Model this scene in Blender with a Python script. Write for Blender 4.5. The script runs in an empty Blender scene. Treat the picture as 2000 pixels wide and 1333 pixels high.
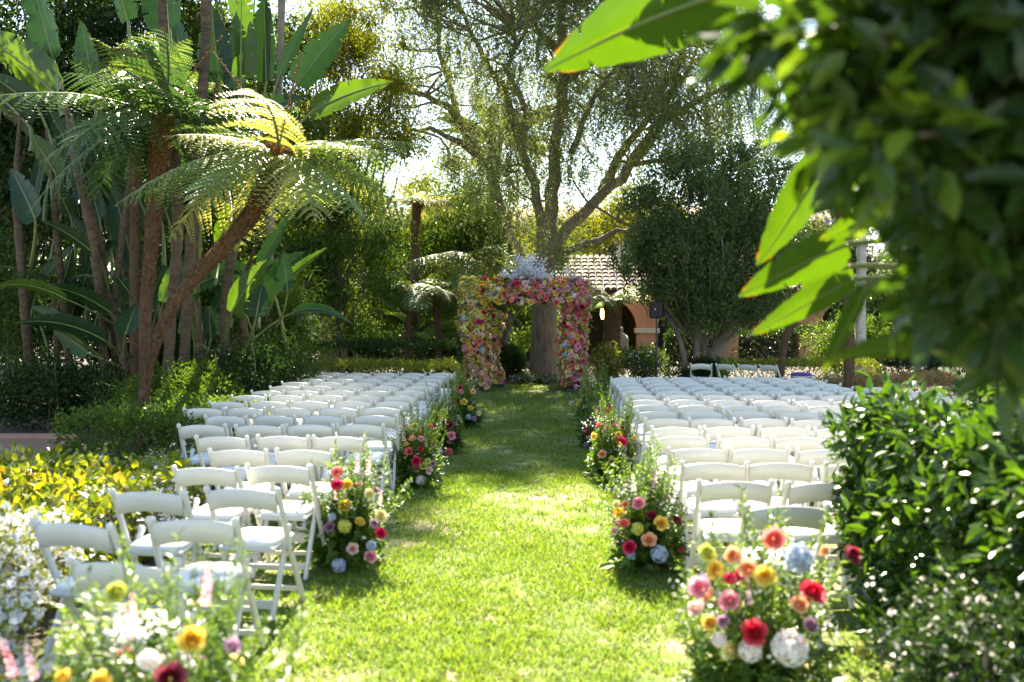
import bpy, math, random
import numpy as np
from mathutils import Vector, Matrix, Euler

# ------------------------------------------------------------------ camera, sky, sun, exposure
random.seed(11)
rng = np.random.default_rng(11)
scene = bpy.context.scene
COL = scene.collection
R = math.radians
FPX = 35 / 36 * 2000
CAM = Vector((0.45, 0.0, 1.79))
YAW = math.atan((1090 - 1000) / FPX)
PITCH = math.atan((666.5 - 619) / FPX)
cd = bpy.data.cameras.new('camera')
cam = bpy.data.objects.new('camera', cd)
COL.objects.link(cam)
cam.location = CAM
cam.rotation_euler = (R(90) - PITCH, 0, YAW)
cd.lens = 35
cd.sensor_width = 36
cd.clip_start = 0.05
cd.clip_end = 3000
cd.dof.use_dof = True
cd.dof.focus_distance = 19
cd.dof.aperture_fstop = 1.9
scene.camera = cam

SUN_EL, SUN_AZ = 44.0, -5.0        # azimuth measured from +Y (the aisle) towards +X
w = bpy.data.worlds.new('World')
scene.world = w
w.use_nodes = True
wn = w.node_tree
sky = wn.nodes.new('ShaderNodeTexSky')
sky.sky_type = 'NISHITA'
sky.sun_disc = False
sky.sun_elevation = R(SUN_EL)
sky.sun_rotation = R(SUN_AZ)
sky.altitude = 50
sky.dust_density = 0.3
bg = wn.nodes['Background']
bg.inputs['Strength'].default_value = 0.08
wn.links.new(sky.outputs[0], bg.inputs['Color'])
sl = bpy.data.lights.new('sun', 'SUN')
sun = bpy.data.objects.new('sun', sl)
COL.objects.link(sun)
sl.energy = 5.0
sl.angle = R(0.5)
sl.color = (1.0, 0.93, 0.82)
sun_dir = Vector((math.sin(R(SUN_AZ)) * math.cos(R(SUN_EL)), math.cos(R(SUN_AZ)) * math.cos(R(SUN_EL)), math.sin(R(SUN_EL))))
sun.rotation_euler = sun_dir.to_track_quat('Z', 'Y').to_euler()
sun.location = (0, 30, 40)
vs = scene.view_settings
vs.view_transform = 'Standard'
vs.look = 'None'
vs.exposure = 2.58
vs.gamma = 1.0
vs.use_curve_mapping = False
vs.use_white_balance = True      # the photograph is balanced for open shade
vs.white_balance_temperature = 7400
scene.cycles.use_denoising = True
scene.cycles.max_bounces = 6
scene.cycles.diffuse_bounces = 3
scene.cycles.glossy_bounces = 2
scene.cycles.transmission_bounces = 4
scene.cycles.transparent_max_bounces = 4
scene.cycles.sample_clamp_indirect = 6

CR = Euler((R(90) - PITCH, 0, YAW)).to_matrix()


def at(px, py, Y):
    """the point seen at photo pixel (px, py) on the upright plane at distance Y down the aisle"""
    d = CR @ Vector(((px - 1000) / FPX, (666.5 - py) / FPX, -1))
    return CAM + d * ((Y - CAM.y) / d.y)


def pm(Y):
    return Y / FPX   # metres for one photo pixel at Y


# ------------------------------------------------------------------ helpers: objects and meshes
def tag(o, label=None, cat=None, group=None, kind=None):
    if label: o['label'] = label
    if cat: o['category'] = cat
    if group: o['group'] = group
    if kind: o['kind'] = kind
    return o


def empty(name, loc, label, cat, group=None, rz=0):
    o = bpy.data.objects.new(name, None)
    COL.objects.link(o)
    o.location = loc
    o.rotation_euler = (0, 0, rz)
    return tag(o, label, cat, group)


def link(name, me, parent=None, loc=None, rot=None, scale=None, mat=None):
    o = bpy.data.objects.new(name, me)
    COL.objects.link(o)
    if parent is not None: o.parent = parent
    if loc is not None: o.location = loc
    if rot is not None: o.rotation_euler = rot
    if scale is not None: o.scale = scale if hasattr(scale, '__len__') else (scale,) * 3
    return o


def mesh_np(name, V, faces, mats, var=None, smooth=False, mi=None, uv=None):
    me = bpy.data.meshes.new(name)
    V = np.ascontiguousarray(V, dtype=np.float32)
    faces = [np.asarray(f, dtype=np.int32) for f in faces if len(f)]
    li = np.concatenate([f.ravel() for f in faces])
    cnt = np.concatenate([np.full(len(f), f.shape[1], dtype=np.int32) for f in faces])
    me.vertices.add(len(V))
    me.vertices.foreach_set('co', V.ravel())
    me.loops.add(len(li))
    me.loops.foreach_set('vertex_index', li)
    me.polygons.add(len(cnt))
    me.polygons.foreach_set('loop_start', np.concatenate([[0], np.cumsum(cnt)[:-1]]).astype(np.int32))
    if mi is not None:
        me.polygons.foreach_set('material_index', np.asarray(mi, dtype=np.int32))
    me.polygons.foreach_set('use_smooth', np.full(len(cnt), smooth))
    if var is not None:
        a = me.attributes.new('var', 'FLOAT', 'POINT')
        a.data.foreach_set('value', np.asarray(var, dtype=np.float32))
    if uv is not None:
        u = me.uv_layers.new(name='UVMap')
        u.data.foreach_set('uv', np.asarray(uv, dtype=np.float32)[li].ravel())
    for m in (mats if isinstance(mats, (list, tuple)) else [mats]):
        me.materials.append(m)
    me.update(calc_edges=True)
    return me


class MB:
    """collects shapes into one mesh"""
    def __init__(self):
        self.v, self.f, self.m, self.n, self.va = [], [], [], 0, []
        self.cur = 0

    def add(self, V, F, var=None):
        V = np.asarray(V, dtype=float).reshape(-1, 3)
        for f in F:
            self.f.append(tuple(int(i) + self.n for i in f))
            self.m.append(self.cur)
        self.v.append(V)
        self.va.append(np.full(len(V), 0.5 if var is None else var))
        self.n += len(V)

    def box(self, c, s, rot=None, bev=0.0):
        c, s = np.asarray(c, float), np.asarray(s, float) / 2
        if bev <= 0:
            V = np.array([(x, y, z) for z in (-1, 1) for y in (-1, 1) for x in (-1, 1)], float) * s
            F = [(0, 2, 3, 1), (4, 5, 7, 6), (0, 1, 5, 4), (2, 6, 7, 3), (0, 4, 6, 2), (1, 3, 7, 5)]
        else:
            V, F = [], []
            b = min(bev, *(s * .9))
            idx = {}
            for sx in (-1, 1):
                for sy in (-1, 1):
                    for sz in (-1, 1):
                        for ax in range(3):
                            p = np.array([sx, sy, sz]) * (s - b)
                            p[ax] = (sx, sy, sz)[ax] * s[ax]
                            idx[(sx, sy, sz, ax)] = len(V)
                            V.append(p)
                        F.append([idx[(sx, sy, sz, a)] for a in ((0, 1, 2) if sx * sy * sz > 0 else (0, 2, 1))])
            for ax in range(3):
                o1, o2 = [(1, 2), (2, 0), (0, 1)][ax]
                for sg in (-1, 1):
                    q = []
                    for a, b2 in ((-1, -1), (1, -1), (1, 1), (-1, 1)):
                        k = [0, 0, 0]; k[ax] = sg; k[o1] = a; k[o2] = b2
                        q.append(idx[(k[0], k[1], k[2], ax)])
                    F.append(q if sg > 0 else q[::-1])
                for a in (-1, 1):
                    for b2 in (-1, 1):
                        q = []
                        for sg, fa in ((-1, o1), (1, o1), (1, o2), (-1, o2)):
                            k = [0, 0, 0]; k[ax] = sg; k[o1] = a; k[o2] = b2
                            q.append(idx[(k[0], k[1], k[2], fa)])
                        F.append(q if a * b2 > 0 else q[::-1])
            V = np.array(V)
        if rot is not None:
            V = V @ np.array(Euler(rot).to_matrix()).T
        self.add(V + c, F)

    def bar(self, a, b, wx, wy, bev=0.004, side=(1, 0, 0)):
        """a rectangular bar from a to b: wx along 'side', wy across it"""
        a, b = Vector(a), Vector(b)
        z = (b - a).normalized()
        x = Vector(side); x = (x - z * x.dot(z)).normalized()
        y = z.cross(x)
        M = Matrix((x, y, z)).transposed()
        self.box(((a + b) / 2), (wx, wy, (b - a).length), M.to_euler(), bev)

    def tube(self, pts, rad, n=8, cap=True, var=None, wob=0.0):
        P = np.asarray([tuple(p) for p in pts], float)
        k = len(P)
        rad = np.broadcast_to(np.asarray(rad, float), (k,))
        T = np.gradient(P, axis=0)
        T /= np.linalg.norm(T, axis=1)[:, None] + 1e-9
        ref = np.array([0, 0, 1.]) if abs(T[0][2]) < .9 else np.array([1., 0, 0])
        u = np.cross(T[0], ref); u /= np.linalg.norm(u)
        V = []
        ang = np.linspace(0, 2 * np.pi, n, endpoint=False)
        for i in range(k):
            u = u - T[i] * (u @ T[i]); u /= np.linalg.norm(u) + 1e-9
            v = np.cross(T[i], u)
            r = rad[i] * (1 + (wob * (rng.random(n) - .5) if wob else 0))
            V.append(P[i] + (np.cos(ang) * r)[:, None] * u + (np.sin(ang) * r)[:, None] * v)
        F = [(i * n + j, i * n + (j + 1) % n, (i + 1) * n + (j + 1) % n, (i + 1) * n + j) for i in range(k - 1) for j in range(n)]
        V = np.concatenate(V)
        if cap:
            F.append(tuple(range(n))[::-1]); F.append(tuple(range((k - 1) * n, k * n)))
        self.add(V, F, var)

    def lathe(self, prof, c=(0, 0, 0), n=16):
        ang = np.linspace(0, 2 * np.pi, n, endpoint=False)
        V = np.concatenate([np.stack([np.cos(ang) * r, np.sin(ang) * r, np.full(n, z)], 1) for r, z in prof]) + np.asarray(c, float)
        k = len(prof)
        F = [(i * n + j, i * n + (j + 1) % n, (i + 1) * n + (j + 1) % n, (i + 1) * n + j) for i in range(k - 1) for j in range(n)]
        F.append(tuple(range(n))[::-1]); F.append(tuple(range((k - 1) * n, k * n)))
        self.add(V, F)

    def mesh(self, name, mats, smooth=False):
        me = bpy.data.meshes.new(name)
        V = np.concatenate(self.v)
        me.from_pydata(V.tolist(), [], self.f)
        me.polygons.foreach_set('material_index', self.m)
        me.polygons.foreach_set('use_smooth', [smooth] * len(self.f))
        a = me.attributes.new('var', 'FLOAT', 'POINT')
        a.data.foreach_set('value', np.concatenate(self.va).astype(np.float32))
        for m in (mats if isinstance(mats, (list, tuple)) else [mats]):
            me.materials.append(m)
        me.update()
        return me

    def obj(self, name, mats, parent=None, smooth=False, **k):
        return link(name, self.mesh(name, mats, smooth), parent, **k)


# ------------------------------------------------------------------ materials
def lin(h):
    h = h.lstrip('#')
    c = [int(h[i:i + 2], 16) / 255 for i in (0, 2, 4)]
    return tuple(x / 12.92 if x <= .04045 else ((x + .055) / 1.055) ** 2.4 for x in c) + (1,)


def new_mat(name):
    m = bpy.data.materials.new(name)
    m.use_nodes = True
    nt = m.node_tree
    p = nt.nodes['Principled BSDF']
    return m, nt, p, nt.nodes['Material Output']


def noise(nt, scale, detail=4, rough=.6, vec=None, dim=None):
    n = nt.nodes.new('ShaderNodeTexNoise')
    n.inputs['Scale'].default_value = scale
    n.inputs['Detail'].default_value = detail
    n.inputs['Roughness'].default_value = rough
    if vec: nt.links.new(vec, n.inputs['Vector'])
    return n


def ramp(nt, fac, stops):
    r = nt.nodes.new('ShaderNodeValToRGB')
    el = r.color_ramp.elements
    while len(el) < len(stops): el.new(.5)
    for e, (p, c) in zip(el, stops):
        e.position = p
        e.color = c if len(c) == 4 else tuple(c) + (1,)
    nt.links.new(fac, r.inputs[0])
    return r


def mathn(nt, op, a, b=None, clamp=False):
    n = nt.nodes.new('ShaderNodeMath'); n.operation = op; n.use_clamp = clamp
    for i, x in enumerate((a, b)):
        if x is None: continue
        if isinstance(x, (int, float)): n.inputs[i].default_value = x
        else: nt.links.new(x, n.inputs[i])
    return n.outputs[0]


def mixc(nt, fac, a, b, mode='MIX'):
    n = nt.nodes.new('ShaderNodeMix'); n.data_type = 'RGBA'; n.blend_type = mode
    for s, x in ((n.inputs[0], fac), (n.inputs[6], a), (n.inputs[7], b)):
        if isinstance(x, (int, float)): s.default_value = x
        elif isinstance(x, tuple): s.default_value = x
        else: nt.links.new(x, s)
    return n.outputs[2]


def bump(nt, p, h, strength=.4, dist=.01):
    b = nt.nodes.new('ShaderNodeBump')
    b.inputs['Strength'].default_value = strength
    b.inputs['Distance'].default_value = dist
    nt.links.new(h, b.inputs['Height'])
    nt.links.new(b.outputs[0], p.inputs['Normal'])


def obj_vec(nt, sc=(1, 1, 1)):
    t = nt.nodes.new('ShaderNodeTexCoord')
    m = nt.nodes.new('ShaderNodeMapping')
    m.inputs['Scale'].default_value = sc
    nt.links.new(t.outputs['Object'], m.inputs['Vector'])
    return m.outputs[0]


def leaf_mat(name, c1, c2, tint=(1.25, 1.35, .55), tr=.42, rough=.42, obj_rand=False, veins=False, spec=.5, edge=None):
    """foliage: light passes through it, every leaf has its own shade"""
    m, nt, p, out = new_mat(name)
    at_ = nt.nodes.new('ShaderNodeAttribute'); at_.attribute_name = 'var'
    fac = at_.outputs['Fac']
    if obj_rand:
        oi = nt.nodes.new('ShaderNodeObjectInfo')
        fac = mathn(nt, 'ADD', mathn(nt, 'MULTIPLY', oi.outputs['Random'], .7), mathn(nt, 'MULTIPLY', fac, .3))
    col = ramp(nt, fac, [(0, c1), (1, c2)]).outputs[0]
    if veins:
        tc = nt.nodes.new('ShaderNodeTexCoord')
        sx = nt.nodes.new('ShaderNodeSeparateXYZ'); nt.links.new(tc.outputs['UV'], sx.inputs[0])
        v = mathn(nt, 'ABSOLUTE', mathn(nt, 'SUBTRACT', sx.outputs[1], .5))
        rib = mathn(nt, 'LESS_THAN', v, .035)
        wv = mathn(nt, 'SINE', mathn(nt, 'MULTIPLY', mathn(nt, 'ADD', sx.outputs[0], mathn(nt, 'MULTIPLY', v, -.06)), 420.))
        wv2 = mathn(nt, 'MULTIPLY_ADD', wv, .5); wv2.node.inputs[2].default_value = .5
        nz = noise(nt, 5, 3, vec=tc.outputs['UV'])
        col = mixc(nt, mathn(nt, 'MULTIPLY', wv2, .35), col, (c2[0] * 1.25, c2[1] * 1.2, c2[2], 1))
        col = mixc(nt, mathn(nt, 'MULTIPLY', nz.outputs[0], .6), col, (c1[0] * .5, c1[1] * .55, c1[2] * .6, 1))
        col = mixc(nt, mathn(nt, 'MULTIPLY', rib, .6), col, (c2[0] * 2.2, c2[1] * 1.5, c2[2] * 1.6, 1))
        if edge:
            e = mathn(nt, 'GREATER_THAN', mathn(nt, 'ADD', mathn(nt, 'ADD', v, mathn(nt, 'MULTIPLY', nz.outputs[0], .05)), mathn(nt, 'MULTIPLY', mathn(nt, 'POWER', sx.outputs[0], 14.), .12)), .53)
            col = mixc(nt, e, col, edge)
        bump(nt, p, wv2, .25, .004)
    nt.links.new(col, p.inputs['Base Color'])
    p.inputs['Roughness'].default_value = rough
    p.inputs['Specular IOR Level'].default_value = spec
    t = nt.nodes.new('ShaderNodeBsdfTranslucent')
    tcol = mixc(nt, 1.0, col, tint + (1,), 'MULTIPLY')
    nt.links.new(tcol, t.inputs['Color'])
    mx = nt.nodes.new('ShaderNodeMixShader')
    mx.inputs[0].default_value = tr
    nt.links.new(p.outputs[0], mx.inputs[1]); nt.links.new(t.outputs[0], mx.inputs[2])
    nt.links.new(mx.outputs[0], out.inputs[0])
    return m


def bark_mat(name, c1, c2, sc=(14, 14, 2.5), strength=.8, ring=0):
    m, nt, p, out = new_mat(name)
    v = obj_vec(nt, sc)
    n1 = noise(nt, 1.0, 6, .7, v)
    n2 = noise(nt, 1.2, 3, .5, obj_vec(nt))
    f = mathn(nt, 'ADD', mathn(nt, 'MULTIPLY', n1.outputs[0], .75), mathn(nt, 'MULTIPLY', n2.outputs[0], .3))
    col = ramp(nt, f, [(.32, c1), (.72, c2)]).outputs[0]
    nt.links.new(col, p.inputs['Base Color'])
    p.inputs['Roughness'].default_value = .9
    p.inputs['Specular IOR Level'].default_value = .2
    bump(nt, p, n1.outputs[0], strength, .03)
    return m


def plain_mat(name, c1, c2=None, rough=.6, sc=8, bumps=0., spec=.5, metal=0., sss=0.):
    m, nt, p, out = new_mat(name)
    n = noise(nt, sc, 5, .6, obj_vec(nt))
    c2 = c2 or tuple(x * .85 for x in c1[:3]) + (1,)
    nt.links.new(ramp(nt, n.outputs[0], [(.35, c1), (.7, c2)]).outputs[0], p.inputs['Base Color'])
    p.inputs['Roughness'].default_value = rough
    p.inputs['Specular IOR Level'].default_value = spec
    p.inputs['Metallic'].default_value = metal
    if bumps: bump(nt, p, n.outputs[0], bumps, .01)
    return m


def petal_mat(name, c, tr=.35):
    """petals: paler at the rim, deeper towards the heart (var runs 0 heart .. 1 rim)"""
    m, nt, p, out = new_mat(name)
    a = nt.nodes.new('ShaderNodeAttribute'); a.attribute_name = 'var'
    oi = nt.nodes.new('ShaderNodeObjectInfo')
    deep = (min(1, c[0] * .97), c[1] * .62, c[2] * .58, 1)
    c = tuple(min(.92, x * 1.12) for x in c[:3]) + (1,)
    pale = tuple(min(.93, x * .87 + .08) for x in c[:3]) + (1,)
    col = ramp(nt, a.outputs['Fac'], [(0, deep), (.4, c), (1, pale)]).outputs[0]
    col = mixc(nt, mathn(nt, 'MULTIPLY', oi.outputs['Random'], .18), col, deep)
    nt.links.new(col, p.inputs['Base Color'])
    p.inputs['Roughness'].default_value = .55
    p.inputs['Specular IOR Level'].default_value = .3
    t = nt.nodes.new('ShaderNodeBsdfTranslucent'); nt.links.new(col, t.inputs['Color'])
    mx = nt.nodes.new('ShaderNodeMixShader'); mx.inputs[0].default_value = tr
    nt.links.new(p.outputs[0], mx.inputs[1]); nt.links.new(t.outputs[0], mx.inputs[2])
    nt.links.new(mx.outputs[0], out.inputs[0])
    return m


G = lambda r, g, b: (r, g, b, 1)
M = {}
M['resin'] = plain_mat('white_resin', G(.60, .59, .555), G(.56, .55, .52), .38, 5)
M['vinyl'] = plain_mat('white_vinyl', G(.74, .74, .73), G(.70, .70, .69), .5, 12, .05)
M['leaf_pepper'] = leaf_mat('pepper_leaf', G(.11, .15, .06), G(.30, .33, .14), tr=.6, rough=.55, tint=(1.08, 1.15, .68), spec=.25)
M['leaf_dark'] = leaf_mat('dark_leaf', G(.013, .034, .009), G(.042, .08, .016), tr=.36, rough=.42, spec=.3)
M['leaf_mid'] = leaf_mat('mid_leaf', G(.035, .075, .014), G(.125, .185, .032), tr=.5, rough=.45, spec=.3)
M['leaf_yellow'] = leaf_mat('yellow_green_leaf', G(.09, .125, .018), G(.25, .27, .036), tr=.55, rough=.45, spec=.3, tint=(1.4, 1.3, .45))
M['leaf_olive'] = leaf_mat('olive_leaf', G(.034, .068, .022), G(.12, .17, .05), tr=.34, rough=.4, spec=.3)
M['leaf_hedge'] = leaf_mat('glossy_hedge_leaf', G(.018, .052, .011), G(.075, .145, .02), tr=.40, rough=.25, tint=(1.5, 1.6, .4))
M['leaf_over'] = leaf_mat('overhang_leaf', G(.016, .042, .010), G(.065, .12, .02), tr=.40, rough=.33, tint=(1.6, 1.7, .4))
M['leaf_lit'] = leaf_mat('sunlit_overhang_leaf', G(.07, .13, .015), G(.17, .25, .025), tr=.5, rough=.35, tint=(1.5, 1.5, .4))  # brighter copy of the overhang leaf, sunlight put into the colour
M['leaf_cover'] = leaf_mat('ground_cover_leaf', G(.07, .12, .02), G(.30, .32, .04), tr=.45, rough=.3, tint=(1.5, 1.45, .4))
M['leaf_amber'] = leaf_mat('amber_leaf', G(.20, .28, .03), G(.42, .30, .05), tr=.45, rough=.35, tint=(1.4, 1.1, .4))
M['leaf_dry'] = leaf_mat('dry_hedge_leaf', G(.16, .12, .045), G(.36, .25, .10), tr=.3, rough=.6, tint=(1.1, 1.0, .7))
M['leaf_stem'] = leaf_mat('bouquet_leaf', G(.05, .12, .02), G(.20, .30, .05), tr=.45, rough=.4, tint=(1.4, 1.4, .45))
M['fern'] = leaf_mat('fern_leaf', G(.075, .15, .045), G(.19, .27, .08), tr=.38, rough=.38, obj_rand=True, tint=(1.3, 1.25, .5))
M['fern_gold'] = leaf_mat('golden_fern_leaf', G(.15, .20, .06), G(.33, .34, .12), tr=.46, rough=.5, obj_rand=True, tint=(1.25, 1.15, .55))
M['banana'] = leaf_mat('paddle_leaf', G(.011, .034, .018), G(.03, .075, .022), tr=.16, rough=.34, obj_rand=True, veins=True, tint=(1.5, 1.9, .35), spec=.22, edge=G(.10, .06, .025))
M['banana_lit'] = leaf_mat('sunlit_paddle_leaf', G(.03, .08, .010), G(.065, .13, .014), tr=.42, rough=.35, obj_rand=True, veins=True, tint=(1.9, 1.8, .4), edge=G(.55, .20, .03))  # lighter copy of the paddle leaf with sunlight in its colour
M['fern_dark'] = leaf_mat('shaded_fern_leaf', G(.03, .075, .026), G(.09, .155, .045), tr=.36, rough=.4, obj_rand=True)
M['petiole'] = plain_mat('green_petiole', G(.10, .15, .04), G(.17, .18, .06), .5, 10)
M['grass'] = leaf_mat('grass_blade', G(.055, .135, .012), G(.21, .29, .07), tr=.55, rough=.4, tint=(1.35, 1.3, .45))
M['bark'] = bark_mat('pepper_bark', G(.10, .07, .052), G(.32, .24, .185))
M['bark_grey'] = bark_mat('grey_bark', G(.09, .075, .06), G(.26, .22, .18), (9, 9, 5))
M['bark_palm'] = bark_mat('ringed_bark', G(.022, .016, .012), G(.17, .12, .08), (6, 6, 16))
M['bark_fern'] = bark_mat('fibre_trunk', G(.035, .022, .014), G(.17, .10, .06), (22, 22, 14), 1.0)
M['fibre'] = leaf_mat('trunk_fibre', G(.07, .04, .02), G(.28, .15, .06), tr=.1, rough=.8, tint=(1, .8, .6), spec=.1)
M['bark_pale'] = bark_mat('pale_trunk', G(.25, .22, .19), G(.55, .5, .45), (7, 7, 12))
M['stucco'] = plain_mat('salmon_stucco', G(.56, .29, .18), G(.48, .23, .14), .9, 3, .15, .1)
M['cream'] = plain_mat('cream_band', G(.62, .56, .44), G(.55, .5, .4), .85, 5, .1, .1)
M['tile'] = leaf_mat('clay_tile', G(.25, .205, .17), G(.44, .39, .34), tr=.0, rough=.9, spec=.05)
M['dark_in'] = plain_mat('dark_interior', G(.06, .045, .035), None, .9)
M['black'] = plain_mat('black_plastic', G(.015, .016, .02), G(.03, .03, .035), .5, 20)
M['iron'] = plain_mat('black_iron', G(.02, .02, .02), None, .5, metal=.6)
M['stone'] = plain_mat('pale_stone', G(.26, .22, .16), G(.18, .155, .12), .9, 12, .3)
M['purple'] = plain_mat('purple_cloth', G(.09, .035, .22), G(.13, .05, .28), .8)
M['tan'] = plain_mat('tan_wood', G(.42, .24, .08), G(.34, .18, .06), .6, 14)
M['paver'] = plain_mat('terracotta_path', G(.34, .19, .14), G(.26, .15, .11), .85, 4, .2, .2)
M['path'] = M['paver']
em, nt, p, out = new_mat('lamp_glow')
p.inputs['Emission Color'].default_value = (1, .62, .25, 1); p.inputs['Emission Strength'].default_value = 3.0
p.inputs['Base Color'].default_value = (.8, .6, .3, 1)
M['glow'] = em

PET = {k: petal_mat('petal_' + k, lin(h)) for k, h in dict(
    yellow='#F5CF58', cream='#F2E6A6', peach='#F8B78C', coral='#EE7F78', hotpink='#D8195F', pink='#F0A2B4',
    blush='#F6CFC6', mauve='#B890AC', burgundy='#8A1234', lime='#C6CF62', blue='#A6BCD2', white='#F4F3EA', spray='#D5E0EA', red='#CC1C3C').items()}

# ground and lawn materials
m, nt, p, out = new_mat('soil')
n1 = noise(nt, .9, 8, .7, obj_vec(nt)); n2 = noise(nt, 30, 4, .7, obj_vec(nt))
f = mathn(nt, 'ADD', mathn(nt, 'MULTIPLY', n1.outputs[0], .5), mathn(nt, 'MULTIPLY', n2.outputs[0], .5))
nt.links.new(ramp(nt, f, [(.3, G(.03, .028, .016)), (.6, G(.075, .06, .04)), (.8, G(.10, .085, .05))]).outputs[0], p.inputs['Base Color'])
p.inputs['Roughness'].default_value = .95
bump(nt, p, n2.outputs[0], .6, .03)
M['soil'] = m
m, nt, p, out = new_mat('lawn')
n1 = noise(nt, .8, 6, .65, obj_vec(nt)); n2 = noise(nt, 60, 4, .7, obj_vec(nt, (1, .7, 1))); n3 = noise(nt, 3.2, 5, .7, obj_vec(nt))
g1 = ramp(nt, n2.outputs[0], [(.3, G(.045, .09, .012)), (.55, G(.13, .185, .035)), (.75, G(.30, .31, .13))]).outputs[0]
g2 = ramp(nt, n2.outputs[0], [(.3, G(.22, .18, .09)), (.7, G(.52, .43, .30))]).outputs[0]
dry = ramp(nt, mathn(nt, 'ADD', mathn(nt, 'MULTIPLY', n1.outputs[0], .6), mathn(nt, 'MULTIPLY', n3.outputs[0], .4)), [(.50, G(0, 0, 0)), (.63, G(1, 1, 1))]).outputs[0]
nt.links.new(mixc(nt, dry, g1, g2), p.inputs['Base Color'])
p.inputs['Roughness'].default_value = .9
p.inputs['Specular IOR Level'].default_value = .2
bump(nt, p, n2.outputs[0], .7, .03)
M['lawn'] = m


# ------------------------------------------------------------------ leaves in bulk
def unit(a):
    return a / (np.linalg.norm(a, axis=-1, keepdims=True) + 1e-9)


def rdir(n):
    return unit(rng.normal(size=(n, 3)))


TPL = {
    'dia': (np.array([(0, 0, 0), (.45, .5, .10), (1, 0, -.08), (.45, -.5, .10)]), np.array([(0, 3, 2), (0, 2, 1)])),
    'tri': (np.array([(0, -.5, 0), (0, .5, 0), (1, 0, 0)]), np.array([(0, 1, 2)])),
    'blade': (np.array([(0, -.5, 0), (0, .5, 0), (.55, .36, .10), (.55, -.36, .10), (1, 0, .32)]), np.array([(0, 3, 2), (0, 2, 1), (3, 4, 2)])),
    'oval': (np.array([(0, 0, 0), (.35, .46, .05), (.5, 0, -.03), (.35, -.46, .05), (.75, .33, .0), (.75, -.33, .0), (1, 0, -.14)]),
             np.array([(0, 2, 1), (0, 3, 2), (1, 2, 4), (2, 3, 5), (4, 2, 6), (2, 5, 6)])),
}


def leaves(P, D, N, L, W, kind='dia', var=None):
    """one array of vertices, one of triangles: a leaf at each P, pointing along D, facing N"""
    n = len(P)
    D = unit(D)
    S = unit(np.cross(D, N)); N = np.cross(S, D)
    L = np.broadcast_to(np.asarray(L, float), (n,)); W = np.broadcast_to(np.asarray(W, float), (n,))
    T, F = TPL[kind]
    V = P[:, None] + T[None, :, 0, None] * L[:, None, None] * D[:, None] + T[None, :, 1, None] * W[:, None, None] * S[:, None] + T[None, :, 2, None] * L[:, None, None] * N[:, None]
    k = len(T)
    FF = F[None] + (np.arange(n) * k)[:, None, None]
    if var is None: var = rng.random(n)
    return V.reshape(-1, 3), FF.reshape(-1, 3), np.repeat(var, k)


def merge(parts):
    V, F, A, o = [], [], [], 0
    for v, f, a in parts:
        V.append(v); F.append(f + o); A.append(a); o += len(v)
    return np.concatenate(V), np.concatenate(F), np.concatenate(A)


def leaf_obj(name, parts, mat, parent=None, kind=None, mats=None, **k):
    if isinstance(parts, list):
        mi = None
        if mats: mi = np.concatenate([np.full(len(q[1]), i) for i, q in enumerate(parts)])
        V, F, A = merge(parts)
    else:
        (V, F, A), mi = parts, None
    o = link(name, mesh_np(name, V, [F], mats or mat, A, mi=mi), parent, **k)
    if kind: o['kind'] = kind
    return o


def blob(C, r, n, L, W, droop=.15, kind='dia', shell=.55, out=.7, flat=.8, squash=1.0, jit=.35, up=.6):
    """leaves round clump centres C with radii r, thicker towards the outside of each clump"""
    C = np.asarray(C, float); r = np.broadcast_to(np.asarray(r, float), (len(C),))
    p = r ** 2 / (r ** 2).sum()
    i = rng.choice(len(C), n, p=p)
    u = rdir(n)
    rad = r[i] * (shell + (1 - shell) * rng.random(n)) * (.55 + .45 * rng.random(n) ** .4)
    P = C[i] + u * rad[:, None] * np.array([1, 1, squash])
    D = unit(u * out + rdir(n) * .75 + np.array([0, 0, -droop]))
    N = unit(np.array([0, 0, up]) + u * .45 + rdir(n) * .55)
    s = 1 + jit * (rng.random(n) * 2 - 1)
    cv = rng.random(len(C))
    var = np.clip(.55 * rng.random(n) + .45 * cv[i], 0, 1)
    return leaves(P, D, N, L * s, W * s, kind, var)


def clumps(c, rad, n, rr, zbias=0):
    """n clump centres spread in an ellipsoid"""
    u = rdir(n) * (rng.random(n) ** .45)[:, None]
    if zbias: u[:, 2] = np.abs(u[:, 2]) * zbias + u[:, 2] * (1 - zbias)
    return np.asarray(c, float) + u * np.asarray(rad, float), rr * (.7 + .6 * rng.random(n))


def limb(mb, a, b, r0, r1, n=6, seg=5, sag=.12):
    a, b = np.asarray(a, float), np.asarray(b, float)
    t = np.linspace(0, 1, seg)[:, None]
    off = rdir(1)[0] * np.linalg.norm(b - a) * sag
    P = a + (b - a) * t + off * np.sin(np.pi * t) + rng.normal(size=(seg, 3)) * np.linalg.norm(b - a) * .02 * np.sin(np.pi * t)
    mb.tube(P, np.linspace(r0, r1, seg), n, cap=False)


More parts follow.
